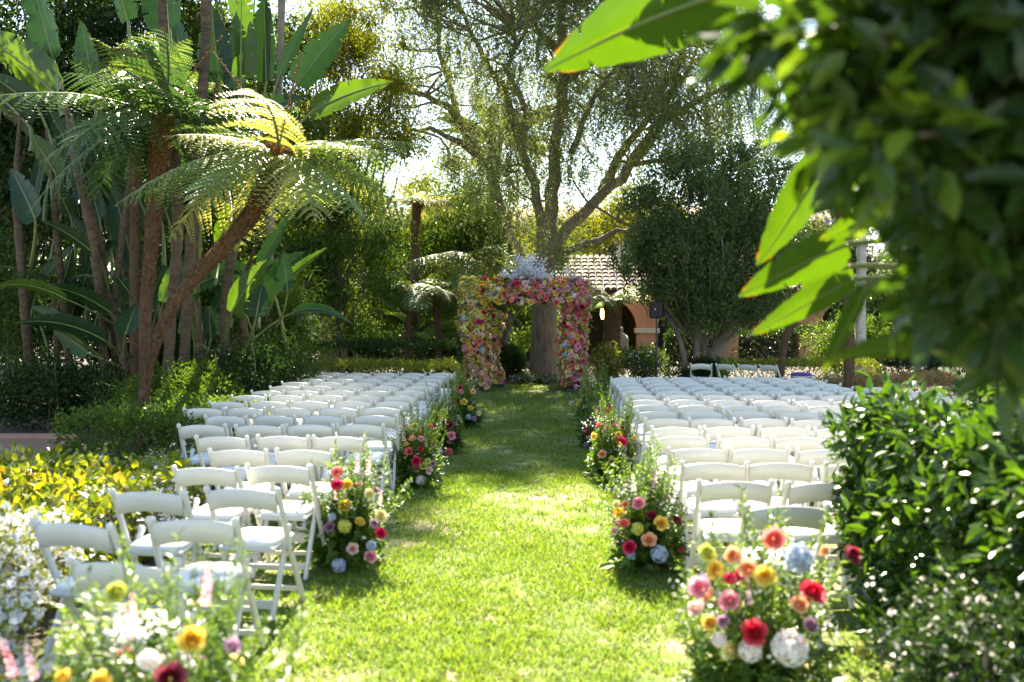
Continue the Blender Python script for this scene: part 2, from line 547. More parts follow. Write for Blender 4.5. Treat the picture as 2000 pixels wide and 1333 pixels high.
def tree(name, label, base, crown_c, crown_r, n_cl, rcl, nleaf, L, W, mat, bark='bark_grey', trunk_r=.15, droop=.2, group=None, multi=1, kind='dia', cat='tree', limbs=True, shell=.12, squash=.8, out=.7):
    """tapered trunk with limbs to clumps of leaves; crown centre in the tree's own frame"""
    t = empty(name, base, label, cat, group)
    C, r = clumps(crown_c, crown_r, n_cl, rcl)
    mb = MB()
    cc = np.asarray(crown_c, float)
    for k in range(multi):
        ox = (k - (multi - 1) / 2) * .35
        top = cc * np.array([.8, .8, .85]) + np.array([ox * 2.2, rng.normal() * .2, 0])
        pts = [np.array([ox, 0, -.1]), np.array([ox * 1.1, 0, 0.25])] + [np.array([ox, 0, 0]) + (top - np.array([ox, 0, 0])) * q + np.append(rng.normal(size=2) * trunk_r * .8, 0) for q in (.3, .55, .8, 1)]
        mb.tube(pts, np.array([1.35, 1.05, .9, .75, .55, .3]) * trunk_r, 9, wob=.15)
        if limbs:
            for j in range(k, n_cl, multi):
                q = .35 + .6 * rng.random()
                a = pts[0] + (top - pts[0]) * q
                if rng.random() < .6: limb(mb, a, C[j], trunk_r * .28, trunk_r * .06, 5)
    mb.obj('trunk', M[bark], t, True)
    leaf_obj('crown', blob(C, r * 1.22, nleaf, L, W, droop, kind, shell, squash=squash, out=out), M[mat], t)
    return t


def shrub(name, label, base, size, nleaf, L, W, mat, cat='shrub', group=None, ncl=14, kind='dia', flowers=None, stems=True, droop=0., boxy=False, clr=None):
    """a bush: stems and a mass of leaves; boxy = clipped hedge"""
    t = empty(name, base, label, cat, group)
    sx, sy, sz = size
    if boxy:
        n = nleaf
        P = (rng.random((n, 3)) - [.5, .5, 0]) * np.array([sx, sy, sz])
        ax = rng.integers(0, 3, n); sd = rng.random(n) < .5
        e = rng.normal(size=n) * .035
        ax = np.where(rng.random(n) < .3, 2, ax)
        P[:, 0] = np.where(ax == 0, np.where(sd, sx / 2, -sx / 2) + e, P[:, 0])
        P[:, 1] = np.where(ax == 1, np.where(rng.random(n) < .75, -sy / 2, sy / 2) + e, P[:, 1])
        wav = .06 * np.sin(P[:, 0] * 2.3 + base[0]) + .05 * np.sin(P[:, 1] * 3.1 + P[:, 0]) + .04 * np.sin(P[:, 0] * 7.7) * np.sin(P[:, 1] * 6)
        P[:, 2] = np.where(ax == 2, sz + e * 1.4, P[:, 2]) + wav * P[:, 2] / sz
        u = np.zeros((n, 3)); u[np.arange(n), ax] = np.where(ax == 2, 1, np.where(P[np.arange(n), ax] > 0, 1, -1))
        s = .7 + .6 * rng.random(n)
        lv = leaves(P, unit(u * .7 + rdir(n) * .8 + np.array([0, 0, .25 - droop])), unit(u * .4 + rdir(n) * .6 + np.array([0, 0, .5])), L * s, W * s, kind)
    else:
        C, r = clumps((0, 0, sz * .5), (sx * .36, sy * .36, sz * .33), ncl, clr or min(sx, sy, sz) * .34)
        C[:, 2] = np.maximum(C[:, 2], r * .6)
        lv = blob(C, r, nleaf, L, W, droop, kind, .55)
        keep = None
    leaf_obj('foliage', lv, M[mat], t)
    if stems:
        mb = MB()
        for k in range(7):
            q = np.array([(rng.random() - .5) * sx * .6, (rng.random() - .5) * sy * .6, sz * (.6 + .3 * rng.random())])
            limb(mb, (q[0] * .4, q[1] * .4, -.04), q, .014, .006, 5)
        mb.obj('stem', M['bark_grey'], t, True)
    if flowers:
        nf, fs, fm = flowers
        P0 = lv[0][::len(TPL[kind][0])]
        hi = P0[:, 2] > sz * .25
        P0 = P0[hi][rng.integers(0, hi.sum(), nf)] + rdir(nf) * .03
        P5 = np.repeat(P0, 4, 0)
        N0 = np.repeat(unit(rdir(nf) * .7 + np.array([0, -.4, .7])), 4, 0)
        D5 = unit(np.cross(N0, rdir(nf * 4)))
        ss = np.repeat(fs * (.6 + .8 * rng.random(nf)), 4)
        leaf_obj('blossom', leaves(P5, D5, N0, ss, ss * .9, 'dia', np.full(nf * 4, 1.)), PET[fm], t, 'stuff')
    return t


# ------------------------------------------------------------------ the setting: ground, lawn, path
def sheet(name, pts, z, mat):
    me = bpy.data.meshes.new(name)
    me.from_pydata([(x, y, z) for x, y in pts], [], [tuple(range(len(pts)))])
    me.materials.append(mat)
    return tag(link(name, me), kind='structure')


sheet('ground', [(-900, -300), (900, -300), (900, 1500), (-900, 1500)], 0.0, M['soil'])
LAWN = [(-2.5, -4), (1.9, -4), (2.3, 5.4), (6.3, 9), (6.5, 21.5), (3, 23.5), (1.2, 26.2), (-1.2, 26.2), (-2.2, 24.5), (-4.6, 21.5), (-4.6, 12), (-3.6, 10.2), (-2.4, 7.6), (-2.25, 3)]
sheet('lawn', LAWN, 0.012, M['lawn'])
sheet('garden_path', [(-14, 9.4), (-5.7, 10.7), (-5.8, 11.4), (-6.3, 13.6), (-6.55, 14.1), (-14, 13.6)], 0.02, M['paver'])
mb = MB()
mb.tube([(-5.68, 10.7, .03), (-5.78, 11.4, .03), (-6.28, 13.6, .03), (-6.55, 14.12, .03), (-14, 13.62, .03)], .07, 8)
tag(mb.obj('path_kerb', M['paver'], None, True), kind='structure')


def inside(P, poly):
    x, y = P[:, 0], P[:, 1]
    c = np.zeros(len(P), bool)
    for (x0, y0), (x1, y1) in zip(poly, poly[1:] + poly[:1]):
        c ^= ((y0 > y) != (y1 > y)) & (x < (x1 - x0) * (y - y0) / (y1 - y0 + 1e-12) + x0)
    return c


def grass():
    parts = []
    for n, y0, y1, x0, x1, L, W in ((75000, 3.3, 8, -1.5, 2.1, .042, .0065), (62000, 8, 16, -1.4, 1.7, .045, .008), (30000, 16, 26.2, -2.2, 2.4, .055, .012), (26000, 3.5, 12, -2.6, 4, .045, .009), (16000, 9, 21, -4.6, 6.5, .06, .014)):
        P = np.stack([x0 + (x1 - x0) * rng.random(n), y0 + (y1 - y0) * rng.random(n), np.full(n, .01)], 1)
        P = P[inside(P, LAWN)]
        # worn patches: fewer blades where the turf is thin
        q = np.sin(P[:, 0] * 1.9 + 1.3 * np.sin(P[:, 1] * .9)) * np.sin(P[:, 1] * 1.35 + .8 + np.sin(P[:, 0] * 2.3)) + .5 * np.sin(P[:, 0] * 7 + P[:, 1] * 3) * np.sin(P[:, 1] * 6.1 - P[:, 0] * 2)
        P = P[(rng.random(len(P)) < np.clip(.58 - .55 * q, .06, 1))]
        k = len(P)
        D = unit(rdir(k) * np.array([1, 1, .2]) * .75 + np.array([0, 0, .75]))
        s = .55 + .9 * rng.random(k)
        parts.append(leaves(P, D, rdir(k), L * s, W * (.8 + .4 * rng.random(k)), 'blade'))
    # thicker bright tufts
    n = 300
    c = np.stack([-1.3 + 3.2 * rng.random(n), 3.4 + 9 * rng.random(n) ** 1.3, np.full(n, .012)], 1)
    P = np.repeat(c, 26, 0) + np.concatenate([rng.normal(size=(n * 26, 2)) * .035, np.zeros((n * 26, 1))], 1)
    k = len(P)
    parts.append(leaves(P, unit(rdir(k) * np.array([1, 1, .2]) * .8 + np.array([0, 0, .7])), rdir(k), .05 * (.6 + .8 * rng.random(k)), .009, 'blade', np.clip(rng.random(k) * .6 + .4, 0, 1)))
    o = leaf_obj('grass', parts, M['grass'])
    tag(o, 'short green lawn grass growing down the aisle', 'grass', kind='stuff')


grass()
n = 420
P = np.stack([-1.5 + 3.4 * rng.random(n), 3.4 + 21 * rng.random(n) ** 1.5, .035 + .015 * rng.random(n)], 1)
tag(leaf_obj('fallen_leaves', leaves(P, rdir(n) * np.array([1, 1, .15]), np.array([0, 0, 1.]) + rdir(n) * .4, .045 * (.5 + .8 * rng.random(n)), .016, 'dia'), M['leaf_dry']), 'small dry fallen leaves scattered over the aisle lawn', 'leaves', kind='stuff')

# ------------------------------------------------------------------ the arcade behind the garden
YA = 40.0
sA = FPX / YA
def arcade():
    t = empty('arcade_building', at(1265, 0, YA).xy.to_3d(), 'salmon stucco arcade with arches, cream bands and clay tile roof behind the trees', 'building')
    per, cw, spring, top = 3.19, .82, 1.25, 2.72
    rad = (per - cw) / 2
    th = .55
    for k in range(-4, 4):
        x = k * per
        # pier
        mb = MB(); mb.box((x, 0, spring / 2 - .1), (cw, th, spring + .2)); mb.obj('pier', M['stucco'], t)
        mb = MB(); mb.box((x, 0, spring - .02), (cw + .16, th + .16, .2), bev=.02); mb.obj('cream_band', M['cream'], t)
        # spandrel with a round arch
        mb = MB()
        a = np.linspace(0, np.pi, 17)
        ax = x + per / 2 - np.cos(a) * rad; az = spring + .08 + np.sin(a) * rad
        V, F = [], []
        for yy in (-th / 2, th / 2):
            for i in range(17):
                V += [(ax[i], yy, az[i]), (ax[i] if 0 < i < 16 else (x + per * (i > 0)), yy, top)]
        for i in range(16):
            b = 2 * i; c = 34 + 2 * i
            F += [(b, b + 2, b + 3, b + 1), (c, c + 1, c + 3, c + 2), (b, c, c + 2, b + 2)]
        mb.add(V, F)
        mb.box((x + cw / 4, 0, (spring + .08 + top) / 2), (cw / 2 - .006, th - .01, top - spring - .08))
        mb.box((x + per - cw / 4, 0, (spring + .08 + top) / 2), (cw / 2 - .006, th - .01, top - spring - .08))
        mb.obj('arch', M['stucco'], t)
        for dx in (.55, 2.2):
            mb = MB(); mb.box((x + dx, -th / 2 - .22, top - .06), (.34, .5, .16), bev=.02); mb.obj('rafter_end', M['cream'], t)
    L0, L1 = -4 * per - .6, 4 * per + .6
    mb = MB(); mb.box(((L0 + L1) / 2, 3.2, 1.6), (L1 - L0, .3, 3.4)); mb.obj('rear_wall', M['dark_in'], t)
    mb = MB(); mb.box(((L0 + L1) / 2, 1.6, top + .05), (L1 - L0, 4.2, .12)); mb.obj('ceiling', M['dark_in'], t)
    # gable roof with barrel tiles
    z0, z1, y0, y1 = top + .12, 4.35, -.75, 2.6
    mb = MB()
    V = [(L0, y0, z0), (L1, y0, z0), (L1, y1, z1), (L0, y1, z1), (L1, 5.4, z0), (L0, 5.4, z0)]
    mb.add(V, [(0, 1, 2, 3), (3, 2, 4, 5), (0, 3, 5), (1, 4, 2), (0, 5, 4, 1)])
    rf = mb.obj('roof', M['tile'], t)
    sl_ = Vector((0, y1 - y0, z1 - z0)); ln = sl_.length; sl_.normalize(); nn = Vector((0, -sl_.z, sl_.y))
    Vs, Fs, As = [], [], []
    off = 0
    nx, nr = int((L1 - L0) / .27), 9
    ang = np.linspace(0, np.pi, 6)
    for i in range(nx):
        for j in range(nr):
            x = L0 + .27 * (i + .5) + rng.normal() * .012
            s0 = ln * j / nr - .05; s1 = s0 + ln / nr + .1
            for s, lift, rr in ((s0, .055, .125), (s1, .0, .10)):
                q = np.array(sl_) * s + np.array([x, y0, z0])
                Vs.append(q + np.cos(ang)[:, None] * rr * np.array([1, 0, 0]) + (np.sin(ang) * rr * .75 + lift)[:, None] * np.array(nn))
            for a in range(5):
                Fs.append((off + a, off + a + 1, off + 7 + a, off + 6 + a))
            As.append(np.full(12, rng.random())); off += 12
    o = link('roof_tiles', mesh_np('roof_tiles', np.concatenate(Vs), [np.array(Fs)], M['tile'], np.concatenate(As)), rf)
    o['kind'] = 'stuff'
    return t


arcade()
# a second, farther wing whose roof shows between the branches
def far_wing():
    b = at(1080, 619, 58)
    t = empty('far_building', (b.x, 58, 0), 'distant cream walled building with brown tiled roof seen between the branches', 'building')
    mb = MB(); mb.box((0, 3, 3.2), (34, 6, 6.6)); mb.obj('wall', M['cream'], t)
    mb = MB()
    V = [(-18, -.9, 6.4), (18, -.9, 6.4), (18, 3, 8.4), (-18, 3, 8.4), (18, 7, 6.4), (-18, 7, 6.4)]
    mb.add(V, [(0, 1, 2, 3), (3, 2, 4, 5), (0, 3, 5), (1, 4, 2), (0, 5, 4, 1)])
    for i in range(72):
        mb.tube([(-17.8 + i * .5, -.95, 6.42), (-17.8 + i * .5, 3, 8.44)], .13, 6, var=rng.random())
    mb.obj('roof', M['tile'], t, True)
    for i in range(6):
        mb = MB(); mb.box((-12.5 + i * 5, -.05, 4.6), (1.3, .12, 1.7)); wn_ = mb.obj('window', M['dark_in'], t)
        mb = MB(); mb.box((-12.5 + i * 5, -.09, 3.68), (1.6, .2, .12)); mb.obj('sill', M['stucco'], wn_)


far_wing()

# lantern hanging in the arcade
lp = at(1180, 612, YA - .9)
t = empty('hanging_lantern', lp, 'lit iron lantern hanging under the arcade eaves beside a fern trunk', 'lantern')
mb = MB(); mb.lathe([(.10, -.24), (.15, -.1), (.15, .12), (.13, .16)], n=6); mb.obj('glass', M['glow'], t)
mb = MB(); mb.lathe([(.19, .16), (.17, .22), (.04, .36), (.02, .4)], n=6); mb.tube([(0, 0, .38), (0, 0, .75)], .012, 5)
for k in range(6):
    a = k * math.pi / 3
    mb.tube([(.105 * math.cos(a), .105 * math.sin(a), -.25), (.16 * math.cos(a), .16 * math.sin(a), .16)], .012, 4)
mb.obj('frame', M['iron'], t)

# ------------------------------------------------------------------ pepper tree behind the arch
def pepper_tree():
    Y0 = 28.8
    b = at(1066, 740, Y0)
    t = empty('pepper_tree', (b.x, Y0, 0), 'huge pepper tree with furrowed trunk and weeping foliage behind the flower arch', 'tree')
    o = np.array([b.x, Y0, 0])
    q = pm(Y0)
    def pl(pts, dy):
        n = len(pts)
        return [np.array(at(x, y, Y0)) + np.array([0, dy * (i / max(1, n - 1)) ** 1.2, 0]) - o for i, (x, y) in enumerate(pts)]
    L = [
        ([(1068, 560), (1066, 500), (1078, 430), (1083, 380), (1082, 320), (1092, 240), (1101, 160), (1100, 80), (1094, 0), (1080, -120)], 0, 18, 5),
        ([(1062, 500), (1054, 430), (1040, 350), (1020, 280), (990, 205), (965, 150), (935, 80), (900, 20), (860, -60)], .8, 11, 3),
        ([(1050, 580), (1020, 510), (1000, 460), (978, 400), (948, 325), (915, 265), (880, 190), (858, 120), (845, 40), (830, -60)], 1.4, 10, 3),
        ([(940, 312), (900, 280), (850, 262), (800, 266)], -1.2, 8, 2),
        ([(918, 268), (880, 222), (835, 196), (790, 192), (755, 205)], -1.8, 8, 2),
        ([(1075, 500), (1110, 440), (1160, 392), (1210, 350), (1255, 300), (1290, 245), (1310, 180), (1335, 90), (1350, -20)], -1.0, 13, 3),
        ([(1220, 338), (1260, 270), (1310, 228), (1370, 208), (1430, 192), (1480, 190)], -2.2, 10, 2),
        ([(1175, 375), (1210, 310), (1255, 240), (1300, 190), (1345, 130), (1380, 60)], 1.6, 10, 3),
        ([(1235, 322), (1285, 318), (1330, 340)], -1, 6, 2),
        ([(1085, 500), (1140, 480), (1200, 462), (1235, 458)], -1.6, 9, 3),
        ([(1100, 160), (1150, 130), (1190, 90), (1215, 20), (1230, -80)], -1.5, 9, 3),
        ([(1098, 110), (1060, 60), (1030, 10), (1000, -80)], 1, 9, 3),
        ([(1115, 300), (1140, 250), (1160, 200), (1200, 150), (1240, 140)], -2.0, 7, 2),
        ([(1020, 280), (1030, 220), (1000, 150), (1010, 90)], -1.6, 8, 2),
    ]
    mb = MB()
    tr = pl([(1066, 750), (1065, 735), (1063, 690), (1061, 640), (1064, 590), (1068, 540)], 0)
    tr[0][2] = -.1
    # trunk with flare
    mb.tube(tr, np.array([38, 33, 27, 25, 25, 24]) * q, 18, wob=.16)
    node = []
    for pts, dy, r0, r1 in L:
        P = pl(pts, dy)
        # densify + wiggle
        P2 = []
        for i in range(len(P) - 1):
            for s in (0, .5):
                P2.append(P[i] * (1 - s) + P[i + 1] * s + (rng.normal(size=3) * .05 if i else 0))
        P2.append(P[-1])
        rr = np.linspace(r0, r1, len(P2)) * q
        mb.tube(P2, rr, 9, cap=False, wob=.14)
        for i in range(len(P2) // 3, len(P2)): node.append(P2[i])
    node = np.array(node)
    # clusters of weeping strands on thin twigs
    ncl = 520
    C = []
    while len(C) < ncl:
        x = 1095 + rng.normal() * 225; y = -370 + 710 * rng.random()
        if not 730 < x < 1540: continue
        # keep windows of sky
        if (1270 < x < 1345 and 215 < y < 300) or (1140 < x < 1250 and 215 < y < 300 and rng.random() < .7): continue
        if (1000 < x < 1075 and 90 < y < 200 and rng.random() < .85): continue
        if (1270 < x < 1400 and 20 < y < 130 and rng.random() < .45): continue
        if (760 < x < 860 and 225 < y < 330 and rng.random() < .6): continue
        if x > 1180 and y > 290 and rng.random() < .4: continue
        C.append(np.array(at(x, y, Y0 + (rng.random() - .5) * 6.5)) - o)
    for c in C:
        d = np.linalg.norm(node - c, axis=1) + np.maximum(0, node[:, 2] - c[2]) * .5
        limb(mb, node[d.argmin()], c, .045, .012, 5, 6, .18)
    for k in range(70):
        x, y = 1180 + 340 * rng.random(), 20 + 260 * rng.random()
        c = np.array(at(x, y, Y0 - 1.5 + rng.normal() * 1.2)) - o
        d = np.linalg.norm(node - c, axis=1) + np.maximum(0, node[:, 2] - c[2]) * .5
        if d.min() < 2.4:
            limb(mb, node[d.argmin()], c, .03, .008, 5, 6, .18); C.append(c)
    # low curtains hanging around the trunk fork
    for x, y in ((1005, 360), (985, 420), (1040, 470), (965, 380), (1085, 500), (1120, 480), (1050, 420), (935, 360), (1010, 300), (1110, 360), (905, 330), (1290, 340), (1330, 300), (1000, 500), (1085, 520)):
        C.append(np.array(at(x, y - 20, Y0 - 1 - rng.random() * 1.5)) - o)
    mb_top = mb
    P, D, Lf, va = [], [], [], []
    for c in C:
        cv = rng.random()
        for s in range(rng.integers(20, 31)):
            a = c + rng.normal(size=3) * np.array([.52, .5, .32])
            ln = .3 + .85 * rng.random()
            k = int(ln * 24)
            tt = np.linspace(0, 1, k)
            sw = rng.normal(size=2) * .26
            pt = a + np.stack([sw[0] * tt ** .6, sw[1] * tt ** .6, -ln * tt + .1 * np.sin(tt * 3)], 1)
            P.append(pt)
            dd = rdir(k) * np.array([1, 1, .5]) + np.array([0, 0, -.6])
            D.append(dd); Lf.append(.112 * (.6 + .7 * rng.random(k))); va.append(np.clip(cv * .6 + .4 * rng.random(k), 0, 1))
    # unseen top of the crown: clumps added, with gaps, to dapple the aisle
    cells = [(870 + 92 * a_ + rng.normal() * 14, -560 + 86 * b_ + rng.normal() * 14) for a_ in range(4) for b_ in range(7) if (a_ + b_) % 2 == 0 or (a_ == 1 and b_ in (2, 3))]
    cells += [(1120 + 310 * rng.random(), -330 + 310 * rng.random()) for k in range(10)]
    for k, (x, y) in enumerate(cells):
        c = np.array(at(x, y, Y0 + (rng.random() - .5) * 5)) - o
        if k % 3 == 0: limb(mb_top, node[np.linalg.norm(node - c, axis=1).argmin()], c, .06, .015, 5, 6, .15)
        for q_ in range(5):
            m_ = 240
            P.append(c + rng.normal(size=3) * .32 + rng.normal(size=(m_, 3)) * np.array([.26, .26, .24])); D.append(rdir(m_) * .7 + np.array([0, 0, -.75])); Lf.append(.22 * (.6 + .7 * rng.random(m_))); va.append(rng.random(m_))
    P, D, Lf, va = map(np.concatenate, (P, D, Lf, va))
    mb.obj('trunk', M['bark'], t, True)
    leaf_obj('crown', leaves(P, D, rdir(len(P)), Lf, Lf * .27, 'dia', va), M['leaf_pepper'], t)


pepper_tree()

# ------------------------------------------------------------------ background trees and bushes
TG = 'trees at the back of the garden'
def T(name, label, px, Y, zc, rad, mat, n_cl=26, rcl=.75, nleaf=15000, L=.13, W=.05, **k):
    b = at(px, 619, Y)
    return tree(name, label, (b.x, Y, 0), (0, 0, zc), rad, n_cl, rcl, nleaf, L, W, mat, group=TG, **k)


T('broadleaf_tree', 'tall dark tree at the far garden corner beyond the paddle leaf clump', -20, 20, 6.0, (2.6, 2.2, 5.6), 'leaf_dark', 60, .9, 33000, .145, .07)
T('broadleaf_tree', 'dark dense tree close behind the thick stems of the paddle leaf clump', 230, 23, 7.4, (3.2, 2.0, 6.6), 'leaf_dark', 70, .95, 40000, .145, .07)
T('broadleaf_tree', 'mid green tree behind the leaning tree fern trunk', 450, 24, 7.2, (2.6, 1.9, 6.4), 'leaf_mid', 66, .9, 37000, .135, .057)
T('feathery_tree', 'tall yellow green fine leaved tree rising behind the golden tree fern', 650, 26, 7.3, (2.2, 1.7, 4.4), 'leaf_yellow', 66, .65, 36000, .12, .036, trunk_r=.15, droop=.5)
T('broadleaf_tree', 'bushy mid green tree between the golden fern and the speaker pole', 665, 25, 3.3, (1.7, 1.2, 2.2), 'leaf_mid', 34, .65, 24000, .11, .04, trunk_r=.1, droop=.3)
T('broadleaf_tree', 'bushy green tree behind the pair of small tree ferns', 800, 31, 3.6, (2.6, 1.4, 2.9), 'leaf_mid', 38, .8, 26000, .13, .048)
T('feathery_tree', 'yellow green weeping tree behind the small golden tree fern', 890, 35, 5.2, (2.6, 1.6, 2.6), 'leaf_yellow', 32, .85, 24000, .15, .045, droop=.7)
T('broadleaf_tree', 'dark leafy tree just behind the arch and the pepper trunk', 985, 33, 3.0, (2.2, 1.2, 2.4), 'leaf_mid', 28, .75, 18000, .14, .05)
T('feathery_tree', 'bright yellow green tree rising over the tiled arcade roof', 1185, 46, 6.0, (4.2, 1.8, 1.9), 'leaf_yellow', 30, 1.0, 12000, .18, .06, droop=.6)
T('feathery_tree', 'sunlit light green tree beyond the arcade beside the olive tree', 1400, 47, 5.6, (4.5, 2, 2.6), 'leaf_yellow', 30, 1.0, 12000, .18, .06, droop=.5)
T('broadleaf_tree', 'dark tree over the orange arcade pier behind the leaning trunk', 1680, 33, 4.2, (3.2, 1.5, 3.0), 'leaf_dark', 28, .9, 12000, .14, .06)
T('broadleaf_tree', 'leafy tree behind the pale palm trunk by the dry hedge', 1900, 30, 4.4, (3.0, 1.5, 3.6), 'leaf_mid', 28, .9, 12000, .14, .06)
T('broadleaf_tree', 'tall distant tree between far building and golden fern crown', 560, 40, 6.5, (4.0, 2, 5.0), 'leaf_mid', 46, 1.2, 23000, .22, .1)
T('broadleaf_tree', 'distant dark tree beyond the ringed palm trunks', 280, 38, 6.8, (4.6, 2, 5.6), 'leaf_dark', 48, 1.3, 23000, .23, .105)
T('broadleaf_tree', 'distant tree at the end of the terracotta path', 20, 36, 6.2, (4.2, 2, 5.2), 'leaf_dark', 48, 1.3, 23000, .23, .105)


def olive_tree():
    Y = 25.0
    b = at(1385, 715, Y)
    o = np.array([b.x, Y, 0])
    t = empty('olive_tree', (b.x, Y, 0), 'dense dark olive tree with forked leaning trunks beside the right speaker', 'tree')
    mb = MB()
    def P(pts, dy=0): return [np.array(at(x, y, Y)) - o + np.array([0, dy * i / len(pts), 0]) for i, (x, y) in enumerate(pts)]
    for pts, r0, r1, dy in (([(1385, 722), (1398, 690), (1425, 645), (1462, 600), (1492, 560), (1520, 500)], 17, 7, 0), ([(1385, 722), (1380, 690), (1365, 650), (1340, 610), (1320, 560), (1310, 480)], 8, 4, .6), ([(1362, 722), (1360, 680), (1362, 620), (1380, 540), (1400, 420)], 8, 3, -.5),
                            ([(1340, 722), (1335, 690), (1325, 650), (1300, 610)], 7, 4, 0), ([(1400, 690), (1408, 630), (1405, 560), (1420, 470), (1430, 380)], 7, 3, .4), ([(1340, 650), (1300, 600), (1285, 540)], 5, 3, -.4)):
        q = P(pts, dy); q[0][2] = -.1 if pts[0][1] > 715 else q[0][2]
        mb.tube(q, np.linspace(r0, r1, len(q)) * pm(Y), 8, wob=.12)
    C = []
    while len(C) < 230:
        x = 1395 + 165 * (rng.random() * 2 - 1); y = 295 + 350 * rng.random()
        e = ((x - 1395) / 170) ** 2 + ((y - 470) / 185) ** 2
        if e > 1 or (y > 620 and rng.random() < .5): continue
        C.append(np.array(at(x, y, Y + (rng.random() - .5) * 2.6)) - o)
    C = np.array(C)
    # upright leafy shoots
    n = 72000
    i = rng.integers(0, len(C), n)
    sh = rng.random((len(C), 14, 2)) - .5
    j = rng.integers(0, 14, n); tt = rng.random(n)
    base = C[i] + np.stack([sh[i, j, 0] * .95 + (sh[i, j, 1]) * .35 * tt, sh[i, j, 1] * .9, -.28 + .55 * tt + .25 * (sh[i, j, 0] + sh[i, j, 1])], 1) + rdir(n) * .07
    D = unit(rdir(n) * np.array([1, 1, .4]) + np.array([0, 0, .75]))
    s = .7 + .6 * rng.random(n)
    cv = rng.random(len(C))
    lv = leaves(base, D, rdir(n), 0.1 * s, .038 * s, 'dia', np.clip(.5 * cv[i] + .5 * rng.random(n), 0, 1))
    for k in range(0, len(C), 3): limb(mb, C[k] * np.array([.55, .4, .45]) + np.array([0, 0, .3]), C[k], .035, .012, 5)
    mb.obj('trunk', M['bark_grey'], t, True)
    leaf_obj('crown', lv, M['leaf_olive'], t)


olive_tree()

SG = 'garden bed shrubs'
def S(name, label, px, py, Y, size, nleaf, L, W, mat, **k):
    b = at(px, py, Y)
    return shrub(name, label, (b.x, Y, 0), size, nleaf, L, W, mat, **k)

HG = 'clipped hedges'
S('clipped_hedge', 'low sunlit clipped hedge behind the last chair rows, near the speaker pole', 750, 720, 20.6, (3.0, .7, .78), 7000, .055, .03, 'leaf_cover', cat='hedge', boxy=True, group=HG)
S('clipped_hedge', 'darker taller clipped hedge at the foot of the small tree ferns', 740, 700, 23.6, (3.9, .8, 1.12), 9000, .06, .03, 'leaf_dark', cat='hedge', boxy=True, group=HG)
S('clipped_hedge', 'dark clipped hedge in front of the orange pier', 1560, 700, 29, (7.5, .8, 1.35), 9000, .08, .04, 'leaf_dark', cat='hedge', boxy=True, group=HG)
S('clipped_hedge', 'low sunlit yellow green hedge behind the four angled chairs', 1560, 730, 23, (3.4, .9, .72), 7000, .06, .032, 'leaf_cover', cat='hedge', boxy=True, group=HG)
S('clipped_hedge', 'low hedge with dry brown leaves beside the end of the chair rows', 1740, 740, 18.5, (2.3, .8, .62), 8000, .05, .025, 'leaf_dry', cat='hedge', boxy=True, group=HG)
S('flowering_shrub', 'pale flowering shrub at the foot of the black speaker stand', 1250, 715, 25.6, (2.1, 1.2, 1.05), 6500, .075, .03, 'leaf_mid', flowers=(700, .03, 'white'), group=SG)
S('flowering_shrub', 'light green shrub with small flowers beside the right arch pillar', 1178, 715, 25.0, (1.0, .9, 1.15), 4500, .07, .028, 'leaf_yellow', flowers=(400, .03, 'blush'), group=SG)
S('shrub', 'dark leafy shrub beneath the olive trunks', 1370, 715, 24.4, (2.2, 1, .75), 5500, .08, .035, 'leaf_dark', group=SG)
S('shrub', 'reddish dry shrub between the sunlit hedge and the dry hedge', 1672, 735, 19.3, (1.0, .7, .78), 3500, .06, .02, 'leaf_dry', group=SG)
S('shrub', 'dark fern filled shrub inside the arch beside the pepper trunk', 995, 715, 27.0, (1.5, 1, 1.25), 5500, .10, .03, 'leaf_dark', group=SG)
S('ground_flowers', 'low white flowering plants along the lawn end at the pepper trunk', 1040, 748, 26.4, (2.2, .5, .26), 3000, .05, .025, 'leaf_mid', flowers=(420, .028, 'white'), cat='flowers', ncl=22, group=SG, clr=.14, stems=False)
S('shrub', 'broad dark shrub behind the taller clipped hedge', 690, 690, 26.5, (4.5, 1.2, 1.9), 9000, .09, .035, 'leaf_dark', group=SG, ncl=26, clr=.55)
S('shrub', 'leafy shrub in shade under the arcade arches behind the arch', 880, 690, 30, (3.2, 1.2, 1.7), 7000, .10, .035, 'leaf_mid', group=SG, ncl=22, clr=.5)
S('shrub', 'leafy shrub at the foot of the pale palm trunk', 1660, 690, 27, (2.4, 1, 2.2), 5500, .1, .04, 'leaf_mid', group=SG, ncl=20, clr=.5)
S('shrub', 'bright bush growing inside the arcade arch behind the fern trunk', 1236, 660, 42.4, (1.2, 1.2, 2.1), 2500, .1, .045, 'leaf_yellow', group=SG, clr=.5)

S('shrub', 'tall dark thicket closing the garden behind the paddle leaf stems', 60, 619, 25.5, (6.5, 1.6, 4.6), 22000, .13, .06, 'leaf_dark', group=SG, ncl=60, clr=.8)
S('shrub', 'tall dark thicket behind the ringed palm trunks', 380, 619, 26.5, (6.0, 1.6, 4.4), 22000, .13, .055, 'leaf_dark', group=SG, ncl=60, clr=.8)
S('shrub', 'thicket behind the arch between arcade and weeping tree', 900, 619, 37.5, (9, 1.4, 4.2), 16000, .16, .06, 'leaf_mid', group=SG, ncl=60, clr=.9)
S('shrub', 'tall dark thicket on the far side of the dry hedge', 1800, 619, 29, (7, 1.4, 3.2), 14000, .14, .06, 'leaf_dark', group=SG, ncl=50, clr=.8)
